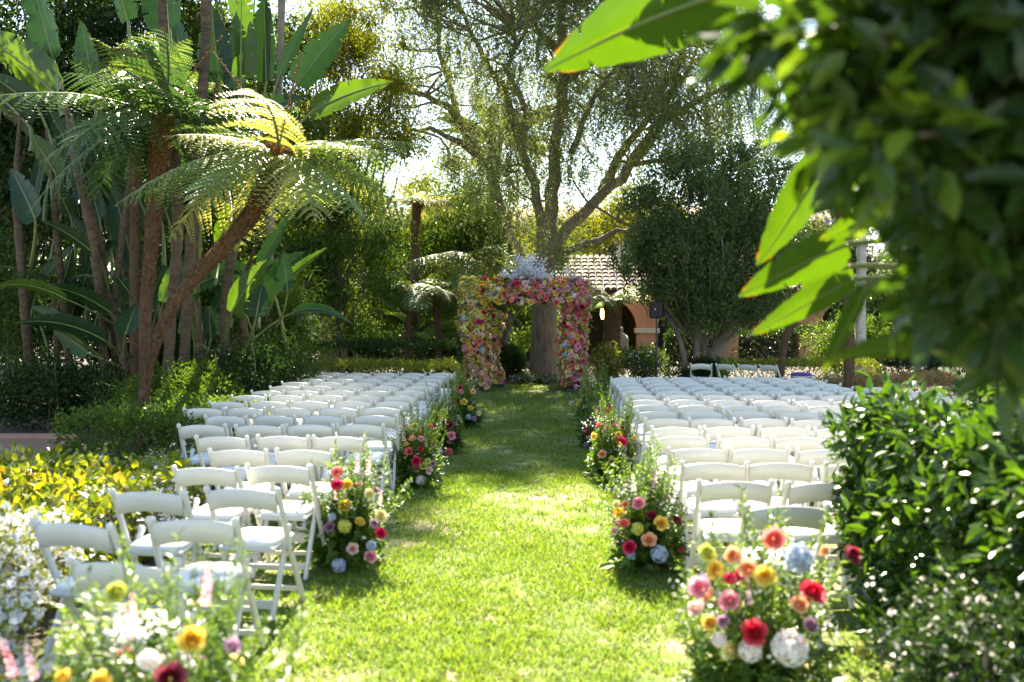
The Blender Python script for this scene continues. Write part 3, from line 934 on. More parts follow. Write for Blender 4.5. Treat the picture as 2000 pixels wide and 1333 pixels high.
# garden bed on the fern side
shrub('feathery_shrub', 'dark green willowy shrub beside the far chair rows on the fern side', (-4.55, 16.0, 0), (2.2, 3.8, 1.5), 16000, .085, .02, 'leaf_dark', ncl=44, clr=.42, droop=.1, group=SG)
shrub('feathery_shrub', 'willowy green shrub at the foot of the paddle leaf clump by row ten', (-4.9, 13.9, 0), (2.2, 2.0, 1.2), 12000, .08, .019, 'leaf_mid', ncl=34, clr=.36, group=SG)
shrub('leafy_shrub', 'bushy loose shrub with bare twigs between the paddle leaves and the speaker pole', (-4.6, 18.4, 0), (1.8, 1.8, 3.0), 9000, .10, .024, 'leaf_mid', ncl=30, clr=.5, group=SG)
shrub('low_hedge', 'dark low hedge around the foot of the leaning tree fern', (-4.2, 12.0, 0), (1.7, 2.8, .62), 12000, .05, .03, 'leaf_mid', cat='hedge', boxy=True, group=HG)
shrub('low_hedge', 'round leaved yellow green hedge beside the near chairs on the fern side', (-4.0, 7.35, 0), (2.8, 2.9, .46), 9000, .078, .06, 'leaf_cover', cat='hedge', boxy=True, kind='oval', group=HG)
C_, r_ = clumps((0, 0, .48), (1.4, 1.4, .04), 80, .13)
o = leaf_obj('amber_shoots', blob(C_, r_, 380, .078, .058, -.5, 'oval'), M['leaf_amber'], None)
o.location = (-4.0, 7.3, 0)
tag(o, 'amber and yellow new leaves on top of the round leaved hedge', 'leaves', kind='stuff')
shrub('white_flower_bush', 'white blossoming bush beside the nearest chairs on the fern side', (-2.85, 5.3, 0), (1.2, 1.7, .74), 6500, .045, .02, 'leaf_cover', flowers=(4500, .026, 'white'), ncl=40, clr=.24, group=SG)
shrub('white_flower_bush', 'white blossoming bush at the lawn edge beside the yellow rose arrangement', (-2.15, 3.85, 0), (1.15, 1.9, .7), 6500, .045, .02, 'leaf_cover', flowers=(4200, .026, 'white'), ncl=40, clr=.22, group=SG)
shrub('white_flower_bush', 'white blossoming bush between the round leaved hedge and chair ends', (-2.72, 7.3, 0), (.7, 1.5, .58), 3500, .04, .016, 'leaf_mid', flowers=(2600, .02, 'white'), ncl=24, clr=.2, group=SG)
shrub('white_flower_bush', 'sparse white blossoming bush behind the fifth and sixth near rows', (-3.35, 9.4, 0), (.8, 1.3, .55), 3000, .045, .018, 'leaf_mid', flowers=(700, .016, 'white'), ncl=22, clr=.2, group=SG)
shrub('shrub', 'glossy dark shrub along the far edge of the terracotta path', (-7.6, 15.4, 0), (3.5, 1.6, 1.25), 9000, .07, .035, 'leaf_dark', ncl=34, clr=.42, group=SG)
shrub('shrub', 'dark shrub at the end of the terracotta path', (-6.1, 14.9, 0), (1.3, 1.2, .8), 6000, .055, .03, 'leaf_dark', ncl=24, clr=.28, group=SG)
shrub('shrub', 'dark understorey shrub behind the paddle leaf stems', (-7.2, 18.5, 0), (5.0, 1.6, 2.2), 10000, .10, .045, 'leaf_dark', ncl=34, clr=.6, group=SG)
shrub('shrub', 'small leaved pale shrub at the garden edge above the path', (-9.6, 17.2, 0), (1.9, 1.4, 4.4), 8000, .07, .035, 'leaf_mid', ncl=34, clr=.5, group=SG)

# ------------------------------------------------------------------ fronds and tree ferns
def frond_mesh(name, bend, mat, np_=17, nq=12):
    """a twice divided frond of length 1 along +X"""
    P, D, N, L, W, va = [], [], [], [], [], []
    sp = lambda t: np.array([math.sin(t * bend * .5) / (bend * .5) if bend else t, 0, (math.cos(t * bend) - 1) / bend * .9 if bend else 0])
    mb = MB()
    pts = [sp(t) for t in np.linspace(0, 1, 10)]
    for i in range(np_):
        t = .13 + .86 * (i / (np_ - 1))
        ln = .30 * math.sin(math.pi * min(1, (t * .92 + .10)) ** .9) ** .8 * (1 if t < .85 else .85) + .012
        b = sp(t); b2 = sp(min(1.02, t + .02))
        fw = unit(b2 - b + 1e-6)
        upv = np.array([-fw[2], 0, fw[0]])
        for s in (-1, 1):
            tilt = rng.normal() * .16
            pd = unit(np.array([0, s, 0]) + fw * (.42 + rng.normal() * .05) - upv * (.10 + rng.normal() * .10))
            for j in range(nq):
                u = (j + .5) / nq
                pp = b + pd * ln * u - np.array([0, 0, .5]) * ln * u * u
                lw = .026 * (1 - u) ** .6 * (.5 + .5 * min(1, ln / .25)) + .003
                for s2 in (-1, 1):
                    P.append(pp); D.append(unit(np.cross(pd, upv) * s2 * 1.0 + pd * .45 - upv * .25)); N.append(upv + fw * tilt + rng.normal(size=3) * .12)
                    L.append(lw); W.append(ln / nq * 1.75); va.append(rng.random())
    V, F, A = leaves(np.array(P), np.array(D), np.array(N), np.array(L), np.array(W), 'dia', np.array(va))
    mb.tube(pts, np.linspace(.010, .002, 10), 5, cap=False)
    v2 = np.concatenate(mb.v); f2 = np.array(mb.f)
    return mesh_np(name, np.concatenate([V, v2]), [F, f2 + len(V)], [mat, M['petiole']], np.concatenate([A, np.full(len(v2), .5)]), mi=np.concatenate([np.zeros(len(F)), np.ones(len(f2))]))


FR = [frond_mesh('frond', b, M['fern']) for b in (.6, .95, 1.3)]
FRD = [frond_mesh('frond', b, M['fern_dark']) for b in (.6, .95, 1.3)]
FRG = [frond_mesh('frond', b, M['fern_gold']) for b in (.6, .95, 1.3)]


def crown_fronds(t, c, n, ln, gold=0., el=(5, 45), az0=None, shape=None):
    for k in range(n):
        a = 2 * math.pi * (k + .5 * rng.random()) / n if az0 is None else az0[k]
        e = R(el[0] + (el[1] - el[0]) * rng.random())
        # golden fronds have sunlight put into their colour, spread at random
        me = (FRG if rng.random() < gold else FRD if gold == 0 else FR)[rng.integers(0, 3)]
        s = ln * (.8 + .35 * rng.random())
        o = link('frond', me, t, c)
        o.rotation_euler = Euler((R(rng.normal() * 14), -e, a))
        o.scale = (s, s * (.9 + .2 * rng.random()), s)


def fern_trunk(t, pts, r, fibres=2600):
    mb = MB()
    P = np.array([tuple(p) for p in pts], float)
    # densify
    tt = np.linspace(0, len(P) - 1, 22); i0 = np.minimum(tt.astype(int), len(P) - 2); fr = (tt - i0)[:, None]
    # catmull-rom
    Pa = P[np.maximum(i0 - 1, 0)]; Pb = P[i0]; Pc = P[i0 + 1]; Pd = P[np.minimum(i0 + 2, len(P) - 1)]
    Q = .5 * ((2 * Pb) + (-Pa + Pc) * fr + (2 * Pa - 5 * Pb + 4 * Pc - Pd) * fr ** 2 + (-Pa + 3 * Pb - 3 * Pc + Pd) * fr ** 3)
    rr = np.interp(tt, np.linspace(0, len(P) - 1, len(r)), r)
    mb.tube(Q, rr, 14, wob=.12)
    tr = mb.obj('trunk', M['bark_fern'], t, True)
    n = fibres
    i = rng.integers(0, 21, n); f = rng.random(n)[:, None]
    c = Q[i] * (1 - f) + Q[i + 1] * f
    ax = unit(Q[i + 1] - Q[i])
    u = unit(np.cross(ax, rdir(n)))
    rad = (rr[i] * (1 - f[:, 0]) + rr[i + 1] * f[:, 0])
    hi = (i + f[:, 0]) / 21
    b = c + u * rad[:, None] * .93
    D = unit(u * .55 + ax * (.8 + .3 * rng.random((n, 1))) + rdir(n) * .3)
    s = (.018 + .05 * hi ** 2.2) * (.6 + .8 * rng.random(n))
    leaf_obj('fibre', leaves(b, D, u, s * 1.7, s * .5, 'dia', np.clip(hi * .6 + .4 * rng.random(n), 0, 1)), M['fibre'], tr, 'stuff')
    return Q[-1]


def tree_fern(label, pts_px, Y, r_px, nfr, ln, gold=0., fibres=2200, el=(0, 50), croz=0, zb=0):
    b = at(pts_px[0][0], pts_px[0][1], Y)
    t = empty('tree_fern', (b.x, Y, zb), label, 'tree fern', 'tree ferns')
    o = np.array([b.x, Y, zb])
    pts = [np.array(at(x, y, Y)) - o for x, y in pts_px]
    pts[0][2] = -.05
    top = fern_trunk(t, pts, np.array(r_px) * pm(Y), fibres)
    crown_fronds(t, top, nfr, ln, gold, el)
    for k in range(croz):
        mb = MB()
        a = rng.random() * 6.28; h = ln * (.5 + .2 * rng.random())
        d = np.array([math.cos(a), math.sin(a) * .4, 0])
        pts = [top + d * h * .75 * q + np.array([0, 0, h * q ** .8]) for q in np.linspace(0, 1, 7)]
        mb.tube(pts, np.linspace(.014, .008, 7), 6)
        for q in np.linspace(.35, 1, 9):
            mb.lathe([(.004, -.015), (.016, -.006), (.016, .006), (.004, .015)], top + d * h * .75 * q + np.array([rng.normal() * .02, rng.normal() * .02, h * q ** .8]), 6)
        mb.obj('young_frond', M['fibre'], t, True)
    return t


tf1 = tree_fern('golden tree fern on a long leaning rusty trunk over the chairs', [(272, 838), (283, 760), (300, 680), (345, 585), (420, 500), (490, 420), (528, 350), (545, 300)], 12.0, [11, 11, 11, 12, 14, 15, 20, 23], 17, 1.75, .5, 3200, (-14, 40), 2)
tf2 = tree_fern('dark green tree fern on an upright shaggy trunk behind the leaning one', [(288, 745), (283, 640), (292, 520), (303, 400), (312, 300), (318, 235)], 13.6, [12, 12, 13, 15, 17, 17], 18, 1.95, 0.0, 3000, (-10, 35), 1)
tree_fern('small green tree fern high among the paddle leaf tops', [(262, 720), (262, 500), (268, 300), (285, 170)], 15.5, [9, 9, 9, 10], 13, 1.25, .25, 900, (0, 55))
tree_fern('golden small tree fern crown in front of the weeping yellow tree', [(812, 700), (812, 560), (810, 460), (816, 398)], 29, [7, 7, 7, 10], 15, 1.35, .85, 600, (5, 50))
tree_fern('slim tree fern behind the clipped hedge, nearer the speaker pole', [(797, 715), (798, 650), (800, 590), (802, 560)], 25.2, [5, 5, 5, 6], 13, 1.35, .3, 500, (-2, 35))
tree_fern('slim dark trunked tree fern beside the left arch pillar', [(857, 730), (856, 660), (852, 600), (850, 565)], 25.6, [6, 6, 6, 8], 13, 1.4, .1, 500, (-5, 35))
tree_fern('wide spreading tree fern over the flower arch beside the pepper trunk', [(905, 730), (908, 640), (915, 550), (925, 505)], 27.2, [7, 7, 7, 9], 15, 2.1, .15, 500, (-4, 25))
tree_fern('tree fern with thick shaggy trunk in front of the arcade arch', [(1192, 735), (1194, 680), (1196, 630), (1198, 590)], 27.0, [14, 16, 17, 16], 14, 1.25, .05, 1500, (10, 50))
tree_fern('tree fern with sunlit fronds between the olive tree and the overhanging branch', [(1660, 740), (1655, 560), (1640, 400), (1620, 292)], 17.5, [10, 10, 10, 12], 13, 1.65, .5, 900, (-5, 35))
tree_fern('leaning slim tree fern before the orange pier', [(1520, 715), (1532, 672), (1552, 628), (1585, 575), (1610, 530)], 22.5, [7, 7, 7, 7, 8], 11, 1.2, .2, 500, (-5, 35))
tree_fern('low fern by the path beneath the paddle leaves', [(110, 640), (112, 600), (118, 555)], 16.5, [6, 6, 7], 10, 1.2, 0, 300, (0, 30), zb=0)


# ------------------------------------------------------------------ palms
def ring_trunk(t, pts, r, name='trunk', mat='bark_palm', rings=20):
    mb = MB()
    P = np.array([tuple(p) for p in pts], float)
    k = rings * 3
    tt = np.linspace(0, len(P) - 1, k)
    Q = np.stack([np.interp(tt, np.arange(len(P)), P[:, i]) for i in range(3)], 1)
    rr = np.interp(tt, np.linspace(0, len(P) - 1, len(r)), r) * (1 + .09 * np.tile([1, -.3, -.6], rings)[:k])
    mb.tube(Q, rr, 12, wob=.12)
    return mb.obj(name, M[mat], t, True)


def feather_mesh(name, mat):
    n = 44
    P, D, N, L = [], [], [], []
    for i in range(n):
        t = .16 + .84 * i / n
        for s in (-1, 1):
            P.append((t, 0, -.35 * t * t)); D.append(unit(np.array([.7, s * .8, -.35]))); N.append((0, 0, 1)); L.append(.30 * math.sin(math.pi * (t * .86 + .1)) + .05)
    V, F, A = leaves(np.array(P), np.array(D), np.array(N, float), np.array(L), .011, 'dia')
    mb = MB(); mb.tube([(t, 0, -.35 * t * t) for t in np.linspace(0, 1, 8)], np.linspace(.012, .003, 8), 5, cap=False)
    v2 = np.concatenate(mb.v)
    return mesh_np(name, np.concatenate([V, v2]), [F, np.array(mb.f) + len(V)], [mat, M['petiole']], np.concatenate([A, np.full(len(v2), .5)]), mi=np.concatenate([np.zeros(len(F)), np.ones(len(mb.f))]))


PALM = feather_mesh('palm_frond', M['fern'])


def palm(label, pts_px, Y, r_px, mat='bark_palm', nfr=12, ln=2.2):
    b = at(pts_px[0][0], pts_px[0][1], Y)
    t = empty('palm_tree', (b.x, Y, 0), label, 'palm', 'palms')
    o = np.array([b.x, Y, 0])
    pts = [np.array(at(x, y, Y)) - o for x, y in pts_px]; pts[0][2] = -.05
    ring_trunk(t, pts, np.array(r_px) * pm(Y), mat=mat)
    for k in range(nfr):
        o2 = link('palm_frond', PALM, t, pts[-1])
        o2.rotation_euler = Euler((0, -R(5 + 60 * rng.random()), 6.283 * (k + rng.random() * .5) / nfr)); o2.scale = (ln,) * 3


palm('slender ringed palm trunk rising out of the paddle leaves', [(352, 722), (372, 470), (392, 250), (402, 60), (410, -780)], 15.2, [11, 10, 10, 10, 9])
palm('thin grey palm trunk behind the golden tree fern', [(520, 712), (528, 420), (548, 100), (566, -640)], 18.0, [8, 8, 7, 7], 'bark_grey', 12)
palm('ringed brown palm trunk nearest the shaggy fern trunk', [(318, 722), (336, 600), (348, 450), (342, 300), (322, 120), (280, -800)], 14.6, [11, 10, 11, 10, 8], 'bark_palm', 10)
palm('pale grey palm trunk behind the dry hedge', [(1682, 730), (1680, 600), (1684, 450), (1690, 330)], 24.5, [10, 10, 9, 9], 'bark_pale', 11, 1.9)
palm('palm crown standing behind the weeping pepper branches', [(950, 720), (955, 500), (965, 330), (975, 280)], 37, [8, 8, 8, 8], 'bark_grey', 16, 2.3)
palm('short palm with arching fronds behind the slim tree ferns', [(815, 730), (815, 690), (815, 660)], 28.5, [10, 10, 10], 'bark_fern', 13, 1.7)

# ------------------------------------------------------------------ paddle leaves (giant bird of paradise)
def paddle(parent, o, a, b, w, Y, roll=25, arch=.10, dy=0., lit=False, tears=3, pet=None, yb=None):
    """one big paddle leaf: blade from photo pixel a to b, w pixels wide, at distance Y; roll turns it about its midrib; pet = pixel where its stalk starts"""
    A = np.array(at(a[0], a[1], Y)) - o
    B = np.array(at(b[0], b[1], Y + dy)) - o
    W = w * pm(Y)
    ax = unit(B - A)
    cam_dir = unit(np.array(CAM) - o - A)
    side0 = unit(np.cross(ax, cam_dir)); nrm0 = np.cross(side0, ax)
    if nrm0 @ cam_dir < 0: nrm0 = -nrm0
    c, s = math.cos(R(roll)), math.sin(R(roll))
    side = side0 * c + nrm0 * s
    nrm = unit(np.cross(ax, side))
    if nrm[2] < 0: nrm = -nrm
    n = 18
    V, F, UV, va = [], [], [], []
    ln = np.linalg.norm(B - A)
    tear = set(rng.choice(np.arange(3, n - 1), min(tears, n - 5), replace=False).tolist()) if tears else set()
    rows = []
    for i in range(n + 1):
        t = i / n
        prof = (math.sin(math.pi * min(1, t * .93 + .07) ** .62)) ** .75 if t < .995 else 0.02
        sag = arch * ln * 4 * t * (1 - t)
        ctr = A + (B - A) * t + np.array([0, 0, sag]) if abs(ax[2]) < .85 else A + (B - A) * t + nrm0 * sag * .5
        row = []
        for v in (-1, -.55, 0, .55, 1):
            p_ = ctr + side * v * W / 2 * prof + nrm * (abs(v) ** 1.3) * W * .14 * prof + nrm * .012 * W * math.sin(i * 2.1 + v * 3) * abs(v) * 3
            p_ = p_ + ax * (-.04 * ln * abs(v) ** 2 * (1 - t)) * 0
            row.append(len(V)); V.append(p_); UV.append((t, v / 2 + .5)); va.append(rng.random() * .3 + .35)
        rows.append(row)
    for i in range(n):
        for j in range(4):
            q = [rows[i][j], rows[i][j + 1], rows[i + 1][j + 1], rows[i + 1][j]]
            if i in tear and j in (0, 3):
                # a split: pull the outer corner back towards the stalk side
                k = 3 if j == 0 else 2
                e = len(V); V.append(V[q[k]] * .5 + V[q[k - (1 if j == 0 else -1) * 3 if j == 0 else 1]] * .5); UV.append(UV[q[k]]); va.append(.5)
                q[k] = e
            F.append(q)
    nf = len(F)
    mb = MB()
    mr = [V[r[2]] - nrm * .004 for r in rows]
    mb.tube(mr, np.linspace(.02, .004, n + 1) * W * 2.2, 5, cap=False)
    if pet is not None:
        Pp = np.array(at(pet[0], pet[1], yb or Y)) - o
        mid = (Pp + A) / 2 + (A - Pp) * .08 - ax * np.linalg.norm(A - Pp) * .12
        tt = np.linspace(0, 1, 9)[:, None]
        mb.tube((1 - tt) ** 2 * Pp + 2 * tt * (1 - tt) * mid + tt ** 2 * A, np.linspace(.085, .045, 9) * max(W, .22) * 1.0, 6)
    v2 = np.concatenate(mb.v)
    f4 = [f for f in mb.f if len(f) == 4]
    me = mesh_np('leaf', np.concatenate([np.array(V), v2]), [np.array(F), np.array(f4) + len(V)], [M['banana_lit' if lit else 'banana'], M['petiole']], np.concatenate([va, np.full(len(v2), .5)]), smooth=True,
                 mi=np.concatenate([np.zeros(nf), np.ones(len(f4))]), uv=np.concatenate([np.array(UV), np.zeros((len(v2), 2))]))
    return link('leaf', me, parent)


def paddle_clump():
    Y = 16.0
    b = at(360, 700, Y)
    t = empty('bird_of_paradise', (b.x, Y, 0), 'giant bird of paradise clump with dark paddle leaves behind the tree ferns', 'plant')
    o = np.array([b.x, Y, 0])
    for pts, r in (([(205, 735), (200, 620), (185, 480), (150, 330), (120, 160)], [15, 14, 13, 13, 9]), ([(250, 735), (232, 640), (205, 560), (195, 470), (160, 340)], [16, 14, 14, 12, 10]),
                   ([(440, 715), (438, 600), (455, 480), (480, 330), (500, 170)], [15, 15, 16, 14, 9]), ([(395, 715), (380, 560), (385, 430), (400, 280), (430, 140)], [13, 13, 12, 11, 8]),
                   ([(225, 730), (222, 600), (240, 450), (262, 300), (300, 100)], [11, 11, 10, 9, 8]), ([(485, 715), (475, 640), (470, 560), (500, 480)], [11, 11, 10, 8]),
                   ([(60, 740), (45, 560), (30, 380), (40, 200)], [15, 14, 12, 9]), ([(140, 740), (120, 560), (108, 420), (90, 250)], [11, 11, 10, 8])):
        ring_trunk(t, [np.array(at(x, y, Y + rng.normal() * .35)) * np.array([1, 1, 1]) - o - np.array([0, 0, .08 if y > 700 else 0]) for x, y in pts], np.array(r[:-1] + [r[-1] * .4]) * pm(Y) * .62, 'stem', 'bark_palm', 12)
    L = [  # base, tip, width, roll, arch, lit, stalk start
        ((105, 120), (55, -70), 75, 40, .05, 0, (120, 180)), ((110, 185), (-60, 60), 95, 30, .05, 1, (125, 230)), ((182, 165), (158, 40), 58, 35, .03, 0, (190, 240)),
        ((60, 250), (-70, 150), 80, 40, .08, 0, (60, 300)), ((330, 60), (300, -80), 85, 25, .04, 0, (340, 160)), ((250, 40), (215, -90), 60, 40, .04, 0, (255, 140)), ((428, 160), (412, 8), 72, 20, .02, 0, (440, 260)),
        ((520, 160), (515, -40), 48, 25, .02, 0, (500, 260)), ((545, 148), (612, 14), 22, 10, .02, 0, (520, 240)), ((580, 165), (684, 38), 62, 12, .02, 0, (530, 250)),
        ((470, 150), (472, -10), 70, 30, .02, 1, (465, 250)), ((610, 218), (768, 160), 52, 22, .04, 1, (540, 290)), ((360, 150), (340, 30), 70, 35, .03, 0, (370, 260)), ((480, 60), (440, -70), 60, 35, .03, 1, (470, 160)),
        ((262, 525), (218, 352), 54, 12, .02, 0, (262, 640)), ((432, 480), (444, 392), 38, 10, .02, 1, (420, 560)), ((452, 612), (520, 508), 62, 20, .03, 1, (440, 680)), ((508, 520), (574, 412), 34, 35, .03, 0, (490, 600)),
        ((560, 545), (640, 484), 22, 35, .03, 1, (520, 620)), ((562, 570), (552, 486), 36, 20, .02, 0, (540, 640)), ((570, 612), (690, 636), 24, 35, .16, 0, (500, 660)), ((412, 662), (408, 598), 56, 20, .02, 0, (400, 705)),
        ((130, 585), (-15, 562), 34, 40, .10, 1, (230, 640)), ((215, 610), (92, 560), 40, 35, .08, 0, (245, 670)), ((205, 665), (30, 632), 44, 30, .10, 0, (240, 705)), ((172, 690), (103, 645), 40, 20, .04, 1, (235, 715)),
        ((195, 505), (82, 432), 40, 40, .06, 0, (215, 600)), ((318, 590), (345, 500), 28, 35, .02, 1, (305, 660)), ((272, 600), (225, 536), 46, 25, .03, 0, (270, 680)), ((245, 655), (268, 592), 48, 25, .03, 0, (250, 705)),
        ((500, 620), (512, 555), 52, 25, .02, 0, (480, 690)), ((380, 590), (345, 500), 44, 30, .03, 0, (385, 680)), ((195, 430), (165, 330), 46, 30, .03, 0, (205, 520)), ((70, 430), (20, 330), 60, 30, .04, 0, (60, 520)),
        ((110, 340), (60, 260), 54, 30, .04, 1, (110, 420)), ((395, 420), (430, 320), 50, 30, .03, 0, (390, 520)), ((330, 430), (300, 340), 50, 30, .03, 0, (340, 520)), ((120, 640), (60, 600), 40, 30, .06, 0, (200, 700)),
    ]
    for a, bb, wd, roll, arch, lit, pet in L:
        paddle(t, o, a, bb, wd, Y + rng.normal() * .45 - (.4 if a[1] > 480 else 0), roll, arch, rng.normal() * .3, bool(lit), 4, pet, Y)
    for k in range(64):
        x, y = 60 + 480 * rng.random(), 180 + 480 * rng.random()
        a = -math.pi / 2 + rng.normal() * .7; ln = 75 + 60 * rng.random()
        paddle(t, o, (x, y), (x + ln * math.cos(a), y + ln * math.sin(a)), 30 + 24 * rng.random(), Y + .3 + rng.random() * 1.3, 20 + 30 * rng.random(), .06 * rng.random(), rng.normal() * .4, rng.random() < .12, 2, (x - 30 * math.cos(a) + rng.normal() * 10, min(715, y + 90)), Y + .5)
    return t


paddle_clump()


def paddle_right():
    Y = 3.7
    base = np.array([2.55, 3.9, 0])
    t = empty('bird_of_paradise', tuple(base), 'sunlit paddle leaves with orange rims reaching out of the glossy hedge', 'plant')
    mb = MB()
    for k, (dx, dy, h) in enumerate(((0, 0, 1.75), (.12, .1, 2.2), (-.1, .12, 1.5), (.05, -.1, 2.6))):
        mb.tube([(dx, dy, -.05), (dx * .9, dy, h * .5), (dx - .12, dy, h)], [.05, .042, .03], 8)
    mb.obj('stem', M['petiole'], t, True)
    for a, b, wd, roll, arch, pet, yy, tears, dy in (
            ((1430, -18), (1062, 140), 165, 14, .03, (1850, 60), 3.7, 4, 0), ((1640, -75), (1190, -62), 250, 30, .02, (1880, -60), 3.9, 8, 0.2),
            ((1622, 300), (1478, 520), 88, 24, -.02, (1800, 300), 3.6, 0, 0), ((1655, 478), (1443, 580), 84, 18, .02, (1840, 470), 3.5, 1, 0),
            ((1665, 545), (1466, 655), 60, 20, .0, (1850, 560), 3.7, 1, 0), ((1660, 520), (1560, 590), 90, 30, .03, (1850, 540), 3.8, 1, 0),
            ((1810, 680), (1616, 705), 58, 35, .05, (1900, 720), 2.6, 1, 0), ((1690, 560), (1606, 735), 40, 30, .0, (1800, 560), 2.7, 0, 0), ((1720, 420), (1600, 470), 60, 40, .0, (1850, 430), 3.2, 1, 0)):
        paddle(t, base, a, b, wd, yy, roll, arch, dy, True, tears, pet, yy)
    return t


paddle_right()

# ------------------------------------------------------------------ glossy hedge and overhanging tree on the near right
def near_hedge():
    t = empty('glossy_hedge', (3.06, 4.6, 0), 'tall glossy green hedge beside the near chairs on the hedge side', 'hedge')
    sx, sy, sz = 1.6, 3.2, 1.30
    C = []
    for i in range(195):
        u = rng.random(3)
        f = rng.random()
        p_ = [(u[0] - .5) * sx, (u[1] - .5) * sy, .2 + u[2] * (sz - .25)]
        if f < .55: p_[0] = -sx / 2 + .12 * rng.random()
        elif f < .80: p_[2] = sz - .14 * rng.random()
        elif f < .95: p_[1] = -sy / 2 + .15 * rng.random()
        C.append(p_)
    lv = blob(C, .24, 15000, .085, .042, .05, 'oval', .4)
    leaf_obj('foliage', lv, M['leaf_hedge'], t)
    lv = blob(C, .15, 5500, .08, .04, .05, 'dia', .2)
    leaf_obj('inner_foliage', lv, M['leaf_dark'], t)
    mb = MB()
    for k in range(26):
        x, y = (rng.random() - .5) * sx * .7, (rng.random() - .5) * sy * .85
        limb(mb, (x, y, -.04), (x + rng.normal() * .2, y + rng.normal() * .2, sz * .85), .018, .006, 5)
    mb.obj('stem', M['bark_grey'], t, True)


near_hedge()
shrub('white_flower_bush', 'white flowering bush at the foot of the glossy hedge behind the near bouquet', (2.05, 3.7, 0), (.95, 1.5, .86), 6500, .045, .022, 'leaf_dark', flowers=(480, .016, 'white'), ncl=40, clr=.22, group=SG)


def overhang_tree():
    t = empty('overhanging_tree', (2.7, 2.1, 0), 'dark leafy branches hanging from a tree beside the camera over the hedge', 'tree')
    o = np.array([2.7, 2.1, 0])
    mb = MB()
    mb.tube([(0, 0, -.1), (.02, 0, 1.0), (-.05, .05, 2.0), (-.15, .1, 3.2), (-.2, .1, 4.4)], [.14, .11, .1, .08, .05], 10, wob=.12)
    C = []
    while len(C) < 190:
        x = 1560 + 560 * rng.random(); y = -200 + 900 * rng.random()
        Y = 1.8 + 1.6 * rng.random()
        edge = 1610 + 50 * math.sin(y / 60.) + (0 if y < 400 else (y - 400) * .6) + (70 if 150 < y < 290 else 0) + (110 if 290 <= y < 600 else 0)
        if x < edge: continue
        if y > 560 and x < 1850: continue
        C.append(np.array(at(x, y, Y)) - o)
    C = np.array(C)
    # stray twig tips reaching left at the top
    for x, y in ((1475, 60), (1440, 95), (1500, 30), (1520, 120), (1545, 200), (1500, 5)):
        C = np.vstack([C, np.array(at(x, y, 2.1)) - o])
    for k in range(0, len(C), 2):
        q = .35 + .5 * rng.random()
        a = np.array([-.05, .05, 1.2 + 2.6 * q])
        if k % 4: limb(mb, a, C[k], .022, .005, 5, 6, .15)
    mb.obj('trunk', M['bark'], t, True)
    lv = [blob(C[:190], .13, 5000, .11, .046, .35, 'oval', .25), blob(C[190:], .07, 60, .10, .042, .2, 'oval', .25)]
    leaf_obj('crown', lv, M['leaf_over'], t)
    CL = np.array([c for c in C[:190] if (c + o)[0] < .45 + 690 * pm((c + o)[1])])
    leaf_obj('sunlit_leaves', blob(CL, .15, 420, .10, .045, .3, 'oval', .3), M['leaf_lit'], t)  # left edge leaves coloured as if the sun caught them


overhang_tree()

